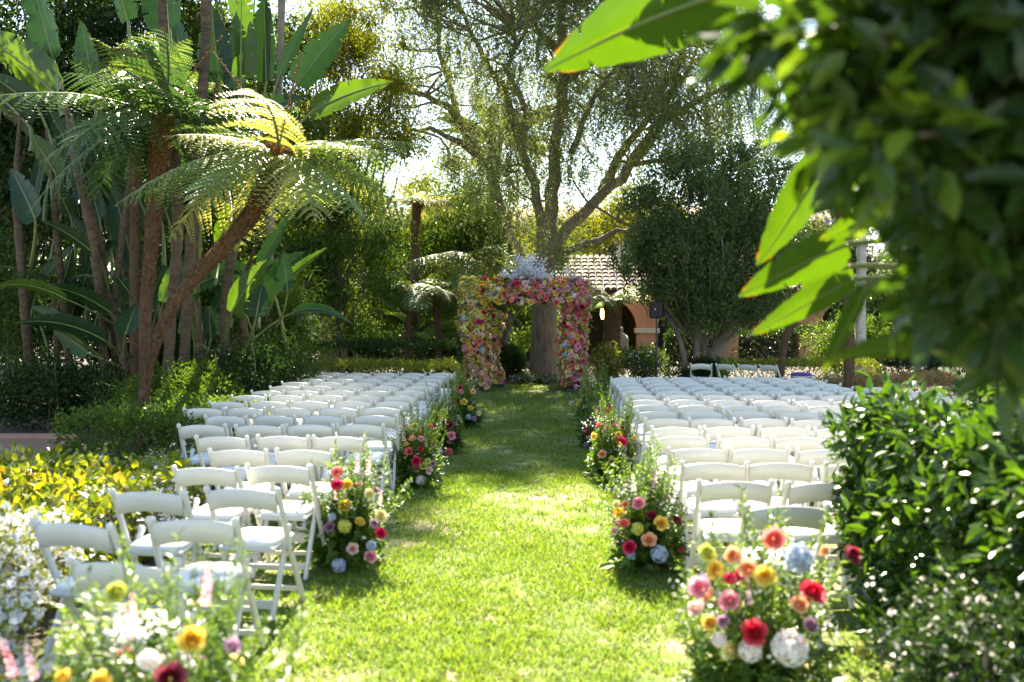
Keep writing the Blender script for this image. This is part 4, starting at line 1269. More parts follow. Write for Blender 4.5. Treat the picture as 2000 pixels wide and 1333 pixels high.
# ------------------------------------------------------------------ folding chairs
def chair_parts():
    P = []
    W2 = .218
    # back uprights run from the top of the back to the front feet
    for s in (-1, 1):
        mb = MB()
        pts = [(-.235, .775), (-.115, .45), (.20, 0.0)]
        mb.bar((s * W2, -.205, .765), (s * W2, -.03, .40), .028, .036, .006)
        mb.bar((s * W2, -.034, .41), (s * W2, .21, .004), .028, .036, .006)
        mb.tube([(s * W2, -.2105, .752), (s * W2, -.2145, .772), (s * W2, -.217, .784), (s * W2, -.2185, .789)], [.0185, .0195, .014, .004], 10)
        P.append(('upright', mb.mesh('upright', M['resin'])))
    for s in (-1, 1):
        mb = MB()
        x = s * .184
        mb.bar((x, -.225, .004), (x, .02, .44), .026, .04, .006)
        mb.bar((x, .012, .425), (x, .045, .49), .026, .04, .008)
        mb.tube([(x - .0125, .052, .498), (x + .0125, .052, .498)], .0225, 12)
        P.append(('rear_leg', mb.mesh('rear_leg', M['resin'])))
    for s in (-1, 1):
        mb = MB(); mb.tube([(s * .166, -.012, .375), (s * .236, -.012, .375)], .008, 8)
        P.append(('hinge_pin', mb.mesh('hinge_pin', M['iron'])))
    # bowed back panel with arched edges
    V, F = [], []
    n = 14
    for i in range(n + 1):
        t = i / n * 2 - 1
        x = t * (W2 - .012)
        yb = -.192 - .022 * (1 - t * t)
        zt = .752 + .026 * (1 - t * t) ** 1.0; zb = .628 + .030 * (1 - t * t)
        for dy, z in ((-.009, zb + .004), (-.011, zt - .006), (-.004, zt), (.006, zt - .004), (.009, zb)):
            V.append((x, yb + dy - (z - .69) * .35 * .5, z))
    for i in range(n):
        for j in range(5):
            a, b = i * 5 + j, i * 5 + (j + 1) % 5
            F.append((a, b, b + 5, a + 5))
    mb = MB(); mb.add(V, F)
    P.append(('back_panel', mb.mesh('back_panel', M['resin'], True)))
    # seat frame and padded cushion
    mb = MB()
    mb.box((0, .005, .415), (.342, .36, .03), (R(3), 0, 0), .008)
    P.append(('seat_frame', mb.mesh('seat_frame', M['resin'])))
    V, F = [], []
    k = 20
    ang = np.linspace(0, 2 * np.pi, k, endpoint=False)
    for z, g in ((.431, .99), (.445, 1.0), (.455, .97), (.463, .85), (.466, .5)):
        c = np.sign(np.cos(ang)) * np.abs(np.cos(ang)) ** .38; s = np.sign(np.sin(ang)) * np.abs(np.sin(ang)) ** .38
        for a in range(k): V.append((c[a] * .167 * g, .005 + s[a] * .178 * g, z + s[a] * g * .009))
    for i in range(4):
        for a in range(k): F.append((i * k + a, i * k + (a + 1) % k, (i + 1) * k + (a + 1) % k, (i + 1) * k + a))
    F.append(tuple(range(4 * k, 5 * k)))
    mb = MB(); mb.add(V, F)
    P.append(('seat_pad', mb.mesh('seat_pad', M['vinyl'], True)))
    for a, b, h in (((-.172, -.178, .085), (.172, -.178, .085), .05), ((-.205, .155, .095), (.205, .155, .095), .03), ((-.205, .06, .25), (.205, .06, .25), .028)):
        mb = MB(); mb.bar(a, b, .018, h, .004, (0, 1, 0)); P.append(('stretcher', mb.mesh('stretcher', M['resin'])))
    return P


CH = chair_parts()
ORD = ['', 'first', 'second', 'third', 'fourth', 'fifth', 'sixth', 'seventh', 'eighth', 'ninth', 'tenth', 'eleventh', 'twelfth', 'thirteenth', 'fourteenth', 'fifteenth', 'sixteenth', 'seventeenth']


def chair(x, y, rz, label, group):
    t = empty('folding_chair', (x, y, .012), label, 'chair', group, rz)
    for n, me in CH: link(n, me, t)
    return t


NL, NR = 17, 16
PIT = .488
for k in range(NL):
    Y = 4.18 + .86 * k
    n = {0: 1, 1: 2, 2: 2, 3: 2, 4: 2, 5: 3, 6: 4, 7: 4, 8: 5, 9: 5, 10: 5}.get(k, 5)
    x0 = -1.06 if k == 0 else -1.10 - .018 * k
    shift = {4: -.03, 5: .06, 6: .08, 7: .06}.get(k, 0)
    for j in range(n):
        x = x0 - PIT * (j + .5) + shift + rng.normal() * .012
        y = Y - .012 * j * 2 + rng.normal() * .028 + (-.10 if k < 3 and j == 1 else 0)
        rz = R(-3 - (3 if k < 3 else 0) + rng.normal() * 2.6)
        seat = 'on the aisle' if j == 0 else ORD[j + 1] + ' from the aisle'
        chair(x, y, rz, f'white padded folding chair, {ORD[NL - k]} row from the arch, {seat}, tree fern side', 'chairs on the tree fern side')
for k in range(NR):
    Y = 5.5 + .75 * k + (.06 if k else 0)
    x0 = 1.40 if k == 0 else 1.30 - .012 * min(k, 4) + (.02 if k > 8 else 0)
    n = {0: 1, 1: 3, 2: 3, 3: 4, 4: 4, 5: 5, 6: 6, 7: 7, 8: 8}.get(k, 9 if k < 12 else (8 if k < 13 else 7))
    for j in range(n):
        x = x0 + PIT * (j + .5) + rng.normal() * .012
        y = Y + rng.normal() * .028
        rz = R(1.5 + rng.normal() * 2.6)
        seat = 'on the aisle' if j == 0 else ORD[j + 1] + ' from the aisle'
        chair(x, y, rz, f'white padded folding chair, {ORD[NR - k]} row from the arch, {seat}, glossy hedge side', 'chairs on the hedge side')
for i, (px, rz, lab) in enumerate(((1370, -8, 'white folding chair standing alone before the olive tree, nearest the speaker stand'), (1424, -46, 'white angled folding chair, first of three together behind the last row'),
                                   (1464, -48, 'white angled folding chair, middle of three together behind the last row'), (1502, -52, 'white angled folding chair closest to the purple stool'))):
    b = at(px, 619, 21.6)
    chair(b.x, 21.6 - i * .2, R(rz), lab, 'musicians chairs')

# ------------------------------------------------------------------ flowers
def rose_mesh(name, mat, openness=1.0, low=False):
    """a garden rose of diameter 1 facing +Z: rings of overlapping cupped petals round a tight heart"""
    V, F, A = [], [], []
    #        petals, base radius, rim radius, rim height, curl of the rim outwards
    rings = ((2, .04, .10, .30, 0.), (3, .07, .19, .31, .01), (4, .10, .29, .27, .03), (5, .14, .39, .20, .05), (5, .18, .49, .08, .09))
    if low: rings = ((2, .06, .16, .31, 0.), (3, .10, .32, .24, .03), (4, .16, .49, .09, .08))
    g = 3 if low else 5
    for ri, (n, r0, r1, h, curl) in enumerate(rings):
        if low: ri = (1, 2, 4)[ri]
        r1 = r1 * (openness if ri > 2 else 1)
        for k in range(n):
            a0 = 2 * math.pi * (k + .41 * ri) / n + rng.normal() * .15
            half = math.pi / n * 1.28
            lift = rng.normal() * .025
            b = len(V)
            for i in range(g):
                t = i / (g - 1)
                rad = r0 + (r1 - r0) * math.sin(t * 1.45) + (curl if i == g - 1 else 0)
                z = -.22 + (h + .22 + lift) * t ** 1.3 - (curl * .7 if i == g - 1 else 0)
                for j in range(g):
                    s_ = 2 * j / (g - 1) - 1
                    wd = half * (.5 + .5 * math.sin(math.pi * min(1, .2 + .62 * t))) * (.78 if i == g - 1 else 1)
                    r2 = rad * (1 - .07 * s_ * s_ + .05 * (s_ + 1))   # one side tucks under its neighbour
                    a = a0 + s_ * wd
                    V.append((r2 * math.cos(a), r2 * math.sin(a), z - .05 * s_ * s_ * t))
                    A.append(min(1, max(0, .04 + .17 * ri + .38 * t ** 2 * (ri + 1.5) / 5)))
            for i in range(g - 1):
                for j in range(g - 1):
                    F.append((b + i * g + j, b + i * g + j + 1, b + i * g + j + g + 1, b + i * g + j + g))
    return mesh_np(name, np.array(V), [np.array(F)], mat, np.array(A), smooth=True)


def floret_ball(name, mat, n=110, sz=.15, r=.40, squash=.85):
    """a mop-head of four-petalled florets at uneven heights"""
    k = np.arange(n) + .5
    ph, th = np.arccos(1 - 1.75 * k / n), np.pi * (1 + 5 ** .5) * k
    u = np.stack([np.cos(th) * np.sin(ph), np.sin(th) * np.sin(ph), np.cos(ph)], 1)
    u = unit(u + rng.normal(size=(n, 3)) * .05)
    P = u * (r * (.93 + .17 * rng.random(n)))[:, None] * np.array([1, 1, squash])
    un = unit(u + rng.normal(size=(n, 3)) * .35)
    t1 = unit(np.cross(un, rdir(n))); t2 = np.cross(un, t1)
    fv = rng.random(n)
    Ps, Ds, Ns, va = [], [], [], []
    for a, b in ((1, 0), (0, 1), (-1, 0), (0, -1)):
        Ps.append(P); Ds.append(t1 * a + t2 * b + un * .25); Ns.append(un); va.append(fv * .75 + rng.random(n) * .25)
    V, F, A = leaves(np.concatenate(Ps), np.concatenate(Ds), np.concatenate(Ns), sz * .72, sz * .7, 'dia', np.concatenate(va))
    mb = MB(); mb.lathe([(.05, -r * squash * .8), (r * .6, -r * squash * .5), (r * .8, 0), (r * .6, r * squash * .55), (.05, r * squash * .8)], n=8)
    v2 = np.concatenate(mb.v); f4 = np.array([f for f in mb.f if len(f) == 4])
    return mesh_np(name, np.concatenate([V, v2]), [F, f4 + len(V)], [mat, mat], np.concatenate([A, np.full(len(v2), .15)]), mi=np.concatenate([np.zeros(len(F)), np.ones(len(f4))]))


def snap_mesh(name, mat):
    """a flower spike of height 1 along +Z"""
    P, D, N, L = [], [], [], []
    for i in range(14):
        t = i / 14
        for k in range(4):
            a = i * 2.4 + k * 1.256
            P.append((.03 * math.cos(a), .03 * math.sin(a), .15 + .85 * t)); D.append((math.cos(a), math.sin(a), .45)); N.append((-.3 * math.cos(a), -.3 * math.sin(a), 1)); L.append(.10 * (1 - .6 * t) * (.6 + .8 * rng.random()))
    V, F, A = leaves(np.array(P), np.array(D), np.array(N), np.array(L), np.array(L) * .95, 'oval')
    return mesh_np(name, V, [F], mat, A)


ROSE = {k: [rose_mesh('rose', m_, 1.0), rose_mesh('rose', m_, .86)] for k, m_ in PET.items()}
ROSE_LOW = {k: rose_mesh('rose', m_, 1.0, True) for k, m_ in PET.items()}
HYD = {k: floret_ball('hydrangea', PET[k]) for k in ('blue', 'white', 'lime', 'cream')}
SNAP = {k: snap_mesh('snapdragon', PET[k]) for k in ('pink', 'blush', 'mauve', 'hotpink', 'white')}


def bloom(parent, kind, col, loc, size, face):
    """face: direction the bloom looks to"""
    if kind == 'rose': me = ROSE[col][rng.integers(0, 2)]
    elif kind == 'hydrangea': me = HYD[col]
    else: me = SNAP[col]
    o = link(kind, me, parent, tuple(loc))
    q = Vector(face).to_track_quat('Z', 'Y')
    o.rotation_euler = (q.to_matrix() @ Matrix.Rotation(rng.random() * 6.28, 3, 'Z')).to_euler()
    s = size * (.92 + .16 * rng.random())
    o.scale = (s, s, s)
    return o


def sprig(parts, a, b, n, L, W, near=True):
    """a leafy stem from a to b with paired leaves"""
    a, b = np.asarray(a, float), np.asarray(b, float)
    t = np.linspace(.12, 1, n)
    bow = np.array([rng.normal() * .05, rng.normal() * .05, 0])
    P = a + (b - a) * t[:, None] + bow * np.sin(np.pi * t)[:, None]
    ax = unit(b - a)
    u = unit(np.cross(ax, rdir(n)))
    D = unit(u * .85 + ax * .6 + rdir(n) * .15)
    s = (.75 + .5 * rng.random(n)) * (1.05 - .45 * t)
    parts.append(leaves(P, D, ax + rdir(n) * .3, L * s, W * s, 'oval' if near else 'dia'))


COLS = ['yellow', 'peach', 'coral', 'hotpink', 'pink', 'blush', 'mauve', 'cream', 'red', 'lime', 'burgundy']


def bouquet(label, x, y, h, wid, px_blooms, Yp, tips, extra=8, dens=1.0, side=1):
    t = empty('aisle_bouquet', (x, y, .012), label, 'flower arrangement', 'aisle flower arrangements')
    o = np.array([x, y, .012])
    parts = []
    near = y < 9
    # leafy body: a leaning fan of stems
    ns = int(95 * dens)
    mb = MB()
    for k in range(ns):
        a = rng.random() * 6.28; q = rng.random() ** .6
        e = np.array([math.cos(a) * wid * .5 * q * 1.05, math.sin(a) * wid * .38 * q, h * (.22 + .62 * rng.random()) * (1 - .38 * q)])
        b0 = np.array([e[0] * .35, e[1] * .35, .02])
        sprig(parts, b0, e, int(34 * dens + 6), .068, .032, near)
    for k in range(int(70 * dens)):   # big dark leaves low down
        a = rng.random() * 6.28; rr = wid * (.12 + .3 * rng.random())
        P = np.array([[math.cos(a) * rr, math.sin(a) * rr * .8, .03 + .2 * rng.random()]])
        parts.append(leaves(P, np.array([[math.cos(a), math.sin(a), .3 * rng.normal()]]), rdir(1) * .4 + np.array([[0, -.2, 1]]), .13, .07, 'oval', np.array([.1])))
    for k in range(12):
        a = rng.random() * 6.28
        e = np.array([math.cos(a) * wid * (.25 + .3 * rng.random()), math.sin(a) * wid * .35, h * (.72 + .38 * rng.random())])
        b0 = np.array([e[0] * .3, e[1] * .3, h * .15])
        sprig(parts, b0, e, 46, .06, .025, near); sprig(parts, b0, e * np.array([1.05, .95, .9]), 40, .06, .025, near)
        mb.tube([b0, (b0 + e) / 2, e], [.004, .003, .0015], 4, cap=False)
    for tp in tips:   # tall leafy spikes, given as photo pixels
        e = np.array(at(tp[0], tp[1], Yp + rng.normal() * .06)) - o
        b0 = np.array([e[0] * .22, e[1] * .3, h * .18])
        nn_ = 50 if Yp < 8 else 44
        sprig(parts, b0, e, nn_ + 14, .062, .026, near)
        sprig(parts, b0 * .8, e * np.array([.93, .93, .95]), nn_, .058, .024, near); sprig(parts, b0 * .6, e * np.array([1.04, .9, .84]), nn_, .058, .024, near)
        mb.tube([b0, (b0 + e) / 2, e], [.004, .003, .0015], 4, cap=False)
    mb.tube([(0, 0, 0), (0, 0, h * .3)], [.09, .07], 8)
    leaf_obj('foliage', parts, M['leaf_stem'], t)
    mb.obj('stem', M['petiole'], t)
    for spec in px_blooms:
        px, py, col, kind, sz = (list(spec) + ['rose', None])[:5] if len(spec) < 5 else spec
        sz = (sz or .092) * (.74 if kind == 'hydrangea' else .90)
        p_ = np.array(at(px, py, Yp - wid * (.28 + .2 * rng.random()))) - o
        f = unit(np.array([p_[0] * 1.6, -.55, .35 + .2 * rng.normal()])) if kind != 'snapdragon' else unit(np.array([p_[0] * .7, -.15, 1.2]))
        if kind == 'snapdragon': p_[2] -= sz * .5
        bloom(t, kind, col, p_, sz, f)
    for k in range(extra):
        a = rng.random() * 6.28; q = .6 + .4 * rng.random()
        z = h * (.2 + .5 * rng.random())
        p_ = np.array([math.cos(a) * wid * .42 * q, abs(math.sin(a)) * wid * .38 * q * (1 if rng.random() < .75 else -1), z])
        col = COLS[rng.integers(0, len(COLS))]
        bloom(t, 'rose', col, p_, .06 + .03 * rng.random(), unit(p_ * np.array([1, 1, 0]) + np.array([0, 0, .25])))
    # small white filler flowers
    n = int(70 * dens)
    P = np.stack([rng.normal(size=n) * wid * .25, rng.normal(size=n) * wid * .2, h * (.2 + .55 * rng.random(n))], 1)
    P = np.repeat(P, 4, 0) + rng.normal(size=(4 * n, 3)) * .02
    leaf_obj('filler_flower', leaves(P, rdir(4 * n), rdir(4 * n), .022, .018, 'dia', np.ones(4 * n)), PET['white'], t, 'stuff')
    return t


H, SN = 'hydrangea', 'snapdragon'
bouquet('flower arrangement with big yellow rose and pale pink snapdragons by the first fern side chair', -.86, 3.25, .98, .72, [(375, 1249, 'yellow', 'rose', .10), (227, 1157, 'lime', 'rose', .085), (333, 1325, 'burgundy', 'rose', .11), (122, 1327, 'yellow', 'rose', .08), (196, 1332, 'yellow', 'rose', .075),
        (455, 1262, 'mauve', 'rose', .055), (252, 1216, 'pink', SN, .16), (262, 1190, 'blush', SN, .14), (398, 1150, 'pink', SN, .16), (30, 1290, 'pink', SN, .16), (70, 1300, 'mauve', SN, .14), (290, 1290, 'white', H, .1)], 3.25,
        [(235, 1050), (330, 1120), (400, 1080), (190, 1150), (480, 1140), (600, 1160), (300, 1140), (440, 1180), (520, 1210), (150, 1200), (270, 1170)], 6, 1.0)
bouquet('flower arrangement with yellow and mauve roses, blue hydrangeas, by the third fern side row', -1.07, 7.0, .86, .56, [(659, 922, 'coral', 'rose', .09), (658, 947, 'hotpink', 'rose', .09), (679, 946, 'yellow', 'rose', .09), (675, 987, 'yellow', 'rose', .10), (643, 1029, 'mauve', 'rose', .075),
        (744, 1008, 'cream', 'rose', .10), (731, 1023, 'mauve', 'rose', .075), (743, 1042, 'hotpink', 'rose', .095), (689, 1072, 'blush', 'rose', .095), (724, 1087, 'pink', 'rose', .09), (673, 1028, 'lime', H, .14), (648, 1011, 'blue', H, .10), (662, 1105, 'blue', H, .14), (725, 1066, 'blue', H, .11), (722, 965, 'cream', 'rose', .085),
        (697, 908, 'pink', SN, .18), (718, 912, 'blush', SN, .18), (740, 975, 'blush', SN, .14), (655, 965, 'blush', SN, .13)], 7.0,
        [(655, 860), (712, 885), (640, 905), (735, 900), (585, 920), (760, 960), (690, 895), (800, 935), (620, 950)], 9)
bouquet('flower arrangement with magenta, peach and coral roses above one large pale hydrangea, fern side', -1.02, 10.3, .95, .55, [(798, 882, 'coral', 'rose', .095), (813, 901, 'hotpink', 'rose', .115), (813, 915, 'peach', 'rose', .10), (828, 910, 'lime', 'rose', .085), (836, 901, 'lime', 'rose', .065), (838, 919, 'blush', 'rose', .08), (822, 938, 'white', H, .17),
        (822, 857, 'pink', 'rose', .07), (810, 833, 'lime', 'rose', .10), (821, 877, 'red', 'rose', .06), (846, 906, 'mauve', 'rose', .07), (790, 850, 'blush', SN, .2), (832, 865, 'white', SN, .14)], 10.3,
        [(800, 785), (772, 830), (815, 795), (785, 805), (830, 820), (755, 850), (845, 840)], 9)
bouquet('flower arrangement with burgundy rose over three pink roses beside the fern side chairs', -1.02, 12.9, .95, .5, [(877, 830, 'burgundy', 'rose', .13), (882, 851, 'pink', 'rose', .10), (879, 863, 'pink', 'rose', .085), (877, 882, 'coral', 'rose', .10), (865, 815, 'yellow', 'rose', .09), (867, 805, 'lime', 'rose', .10), (860, 884, 'blue', H, .13), (897, 860, 'burgundy', 'rose', .07), (855, 840, 'blush', SN, .2)], 12.9,
        [(840, 770), (855, 750), (870, 775), (848, 790), (880, 790)], 8)
bouquet('flower arrangement with red and yellow roses before the left arch pillar', -1.02, 15.8, 1.1, .55, [(892, 785, 'red', 'rose', .12), (906, 785, 'yellow', 'rose', .11), (919, 797, 'yellow', 'rose', .11), (885, 797, 'peach', 'rose', .10), (901, 766, 'pink', 'rose', .09), (898, 757, 'red', 'rose', .09), (924, 765, 'peach', 'rose', .09), (935, 808, 'cream', 'rose', .09), (915, 815, 'blue', H, .14), (926, 818, 'mauve', 'rose', .08)], 15.8,
        [(888, 722), (898, 735), (910, 740), (880, 745), (918, 755)], 9)
bouquet('flower arrangement with crimson and peach roses, two white hydrangeas, by the glossy hedge', 1.33, 4.25, .95, .72, [(1512, 1052, 'coral', 'rose', .10), (1588, 1156, 'red', 'rose', .105), (1473, 1235, 'red', 'rose', .10), (1667, 1084, 'burgundy', 'rose', .085), (1397, 1113, 'yellow', 'rose', .085), (1494, 1125, 'yellow', 'rose', .09), (1365, 1146, 'pink', 'rose', .10),
        (1424, 1173, 'pink', 'rose', .09), (1358, 1188, 'blush', 'rose', .075), (1561, 1180, 'peach', 'rose', .09), (1383, 1080, 'lime', 'rose', .085), (1460, 1110, 'peach', 'rose', .085), (1584, 1221, 'mauve', 'rose', .075), (1412, 1213, 'mauve', 'rose', .06), (1543, 1266, 'white', H, .20), (1466, 1270, 'white', H, .14), (1684, 1268, 'lime', H, .10), (1386, 1216, 'yellow', 'rose', .07),
        (1464, 1164, 'mauve', SN, .12), (1559, 1090, 'blue', H, .17), (1431, 1084, 'peach', 'rose', .075), (1610, 1075, 'peach', 'rose', .05), (1405, 1250, 'white', H, .1), (1425, 1130, 'hotpink', 'rose', .05), (1447, 1122, 'hotpink', 'rose', .05)], 4.25,
        [(1448, 955), (1455, 1000), (1385, 1030), (1610, 1000), (1590, 1040), (1330, 1110), (1640, 1100), (1360, 1060), (1520, 1010), (1475, 1060)], 8)
bouquet('flower arrangement with peach rose touching a large pale blue hydrangea, hedge side', 1.08, 7.0, .84, .56, [(1247, 983, 'pink', 'rose', .105), (1292, 1022, 'yellow', 'rose', .105), (1268, 1054, 'peach', 'rose', .105), (1229, 1069, 'hotpink', 'rose', .10), (1288, 1083, 'blue', H, .18), (1245, 1033, 'lime', H, .14), (1209, 1001, 'yellow', 'rose', .10), (1219, 1022, 'coral', 'rose', .085), (1204, 985, 'cream', 'rose', .065), (1221, 985, 'peach', 'rose', .065), (1200, 1037, 'blush', 'rose', .06),
        (1279, 938, 'mauve', SN, .17), (1238, 945, 'white', SN, .17), (1233, 1085, 'blue', H, .09), (1330, 1075, 'hotpink', 'rose', .04)], 7.0,
        [(1285, 862), (1178, 905), (1225, 895), (1300, 920), (1240, 910), (1205, 930), (1270, 890), (1265, 905)], 9)
bouquet('flower arrangement with magenta over blush rose and peach rose beside the hedge side chairs', 1.04, 10.8, .95, .52, [(1215, 863, 'hotpink', 'rose', .115), (1218, 876, 'blush', 'rose', .085), (1176, 887, 'peach', 'rose', .10), (1208, 849, 'yellow', 'rose', .08), (1239, 856, 'yellow', 'rose', .08), (1182, 830, 'pink', SN, .2), (1160, 852, 'yellow', 'rose', .07), (1195, 895, 'lime', H, .1), (1216, 835, 'burgundy', SN if False else 'rose', .05)], 10.8,
        [(1190, 800), (1225, 790), (1232, 770), (1200, 780), (1240, 810), (1170, 840)], 9)
bouquet('flower arrangement with white, plum and coral blooms, third from the arch on the hedge side', .99, 13.6, .9, .5, [(1146, 843, 'hotpink', 'rose', .08), (1150, 855, 'blush', 'rose', .08), (1160, 862, 'lime', 'rose', .09), (1145, 868, 'mauve', 'rose', .08), (1170, 800, 'pink', 'rose', .10), (1160, 820, 'blush', SN, .2), (1189, 800, 'hotpink', 'rose', .12), (1190, 811, 'cream', 'rose', .09), (1178, 845, 'peach', 'rose', .08)], 13.6,
        [(1160, 770), (1175, 755), (1190, 775), (1150, 790)], 8)
bouquet('flower arrangement with lime and yellow blooms before the right arch pillar', 1.02, 17.0, 1.05, .55, [(1150, 765, 'red', 'rose', .11), (1163, 768, 'yellow', 'rose', .09), (1133, 783, 'lime', 'rose', .10), (1129, 789, 'yellow', 'rose', .10), (1115, 788, 'blush', 'rose', .08), (1145, 795, 'pink', 'rose', .09), (1160, 790, 'blush', 'rose', .09)], 17.0,
        [(1170, 728), (1180, 722), (1192, 740), (1160, 745), (1200, 750)], 9)

# ------------------------------------------------------------------ the flower arch
def arch():
    Y0 = 23.8
    c = at(1035, 766, Y0)
    t = empty('flower_arch', (c.x, Y0, .012), 'large wedding arch covered in yellow, pink, coral and crimson roses', 'flower arch')
    o = np.array([c.x, Y0, .012])
    q = pm(Y0)
    def lx(px): return at(px, 700, Y0).x - c.x
    def lz(py): return at(1035, py, Y0).z
    # boxes (x0, x1, y0, y1, z0, z1, taper): front pillars, rear pillar, beams
    XL0, XL1, XR0, XR1 = lx(908), lx(950), lx(1105), lx(1141)
    B = [(XL0, XL1, -.3, .3, .12, lz(560)), (XR0, XR1, -.3, .3, .12, lz(560)), (XL0 + .36, XL1 + .20, 1.0, 1.4, .12, lz(610)), (XR0 + .02, XR1 - .1, 1.0, 1.4, .12, lz(610)),
         (XL0 - .02, XR1 + .03, -.34, .34, lz(594), lz(553)), (XL0 + .1, XL1, .2, 1.4, lz(594), lz(560)), (XR0 + .02, XR1 - .05, .2, 1.4, lz(594), lz(560))]
    # metal frame and feet
    for x, y in ((XL0 + .3, 0), (XR0 + .3, 0), (XL0 + .6, 1.2), (XR0 + .25, 1.2)):
        mb = MB(); mb.bar((x, y, .02), (x, y, lz(580)), .07, .07); mb.obj('post', M['iron'], t)
        mb = MB(); mb.box((x, y, .045), (.62, .55, .09), bev=.02); mb.obj('base_plate', M['black'], t)
    for a_, b_ in (((XL0 + .3, 0), (XR0 + .3, 0)), ((XL0 + .6, 1.2), (XR0 + .25, 1.2)), ((XL0 + .3, 0), (XL0 + .6, 1.2)), ((XR0 + .3, 0), (XR0 + .25, 1.2))):
        mb = MB(); mb.bar(a_ + (lz(584),), b_ + (lz(584),), .06, .06, .004, (0, 0, 1)); mb.obj('cross_bar', M['iron'], t)
    # blooms on the box surfaces
    cand = []
    for bi, (x0, x1, y0, y1, z0, z1) in enumerate(B):
        faces = [((x1 - x0) * (z1 - z0), 0), ((x1 - x0) * (z1 - z0) * .35, 1), ((y1 - y0) * (z1 - z0), 2), ((y1 - y0) * (z1 - z0), 3), ((x1 - x0) * (y1 - y0) * .9, 4)]
        for A_, fc in faces:
            n = int(A_ * (150 if bi not in (5, 6) else 50))
            pts = []
            tries = 0
            while len(pts) < n and tries < n * 12:
                tries += 1
                u, v = rng.random(2)
                x, y, z = x0 + u * (x1 - x0), y0 + u * (y1 - y0), z0 + v * (z1 - z0)
                if fc == 0: p_, f = (x, y0, z), (0, -1, 0)
                elif fc == 1: p_, f = (x, y1, z), (0, 1, 0)
                elif fc == 2: p_, f = (x0, y, z), (-1, 0, 0)
                elif fc == 3: p_, f = (x1, y, z), (1, 0, 0)
                else: p_, f = (x, y0 + v * (y1 - y0), z1), (0, 0, 1)
                p_ = np.array(p_)
                if any(((p_ - r_) ** 2).sum() < .058 ** 2 for r_ in pts[-60:]): continue
                pts.append(p_)
                pp = p_ + np.array(f) * (rng.normal() * .055 + .03) + np.array([.06 * math.sin(z * 3.1 + bi), 0, 0])
                cand.append((bi, fc, pp, np.array(f, float)))
    inside_ = []
    def hid(p_, bi):
        for k, (x0, x1, y0, y1, z0, z1) in enumerate(B):
            if k != bi and x0 + .1 < p_[0] < x1 - .1 and y0 + .1 < p_[1] < y1 - .1 and z0 < p_[2] < z1 - .1: return True
        return False
    cand = [k for k in cand if not hid(k[2], k[0])]
    def pick(p_):
        x, z = p_[0], p_[2]
        top = z > lz(600)
        if top and x < lx(935): w_ = dict(cream=6, lime=2.5, yellow=3, hotpink=.7, blush=1.5)
        elif top and x < lx(985): w_ = dict(yellow=7, hotpink=1.3, burgundy=.6, peach=1, cream=2.5)
        elif top and x < lx(1090): w_ = dict(pink=4, coral=2.6, burgundy=1.6, hotpink=1.8, peach=2.2, yellow=1, mauve=1, blush=1.6, cream=.7)
        elif top: w_ = dict(pink=4, yellow=2, blush=3, coral=2, mauve=1.5, cream=1, hotpink=1)
        elif x < lx(1000):
            if z > lz(660): w_ = dict(yellow=4, cream=6, peach=2, mauve=1, pink=1.5, hotpink=.5, lime=1.6, blush=1.5)
            else: w_ = dict(peach=3.2, pink=3.6, mauve=2.2, yellow=3, burgundy=.5, coral=1.6, blush=3.2, cream=2.4, hotpink=.8)
        else: w_ = dict(pink=5, blush=4.2, hotpink=1.3, coral=2.0, yellow=2, mauve=1.6, burgundy=.5, cream=2.2, peach=2, red=.5)
        k = list(w_); v = np.array(list(w_.values()), float)
        return k[rng.choice(len(k), p=v / v.sum())]
    # the blooms that show largest: facing the camera or the aisle, at the front
    def show(c_):
        bi, fc, p_, f = c_
        return (f @ unit(np.array(CAM) - o - p_)) * 2 - p_[1] * .35 + (0.2 if bi in (0, 1, 4) else 0) + rng.random() * .25
    cand.sort(key=show, reverse=True)
    VV, FF, AA, MI, off = [], [], [], [], 0
    order = list(PET)
    nb = 0
    for i, (bi, fc, p_, f) in enumerate(cand):
        col = pick(p_)
        sz = .085 + .065 * rng.random() ** 2
        face = unit(f + rdir(1)[0] * .45 + np.array([0, -.25, .12]))
        hy = rng.random() < .05 and fc in (0, 4)
        if i < 300:
            if hy: bloom(t, 'hydrangea', 'blue' if rng.random() < .7 else 'white', p_, .17, face)
            else: bloom(t, 'rose', col, p_, sz, face)
        else:
            me = ROSE_LOW[col]
            v = np.empty(len(me.vertices) * 3, np.float32); me.vertices.foreach_get('co', v); v = v.reshape(-1, 3)
            a = np.empty(len(v), np.float32); me.attributes['var'].data.foreach_get('value', a)
            mt = np.array(Vector(face).to_track_quat('Z', 'Y').to_matrix())
            VV.append(v @ mt.T * sz + p_); AA.append(a)
            k4 = np.array([tuple(pl_.vertices) for pl_ in me.polygons if len(pl_.vertices) == 4])
            FF.append(k4 + off); MI.append(np.full(len(k4), order.index(col))); off += len(v)
    o2 = link('small_roses', mesh_np('small_roses', np.concatenate(VV), [np.concatenate(FF)], [PET[k] for k in order], np.concatenate(AA), smooth=True, mi=np.concatenate(MI)), t)
    o2['kind'] = 'stuff'
    # greenery between the blooms
    P, N = np.array([k[2] - k[3] * .03 for k in cand]), np.array([k[3] for k in cand])
    n = len(P) * 4
    i = rng.integers(0, len(P), n)
    lv = leaves(P[i] + rng.normal(size=(n, 3)) * .05, unit(N[i] * .5 + rdir(n)), unit(N[i] + rdir(n) * .6), .075, .036, 'dia')
    leaf_obj('foliage', lv, M['leaf_stem'], t)
    parts = []
    for k in range(46):
        i_ = rng.integers(0, len(P))
        sprig(parts, P[i_], P[i_] + unit(N[i_] + rdir(1)[0] * .8) * (.18 + .2 * rng.random()), 12, .07, .03, False)
    leaf_obj('trailing_greens', parts, M['leaf_stem'], t, 'stuff')
    # pale blue spray on top
    n = 420
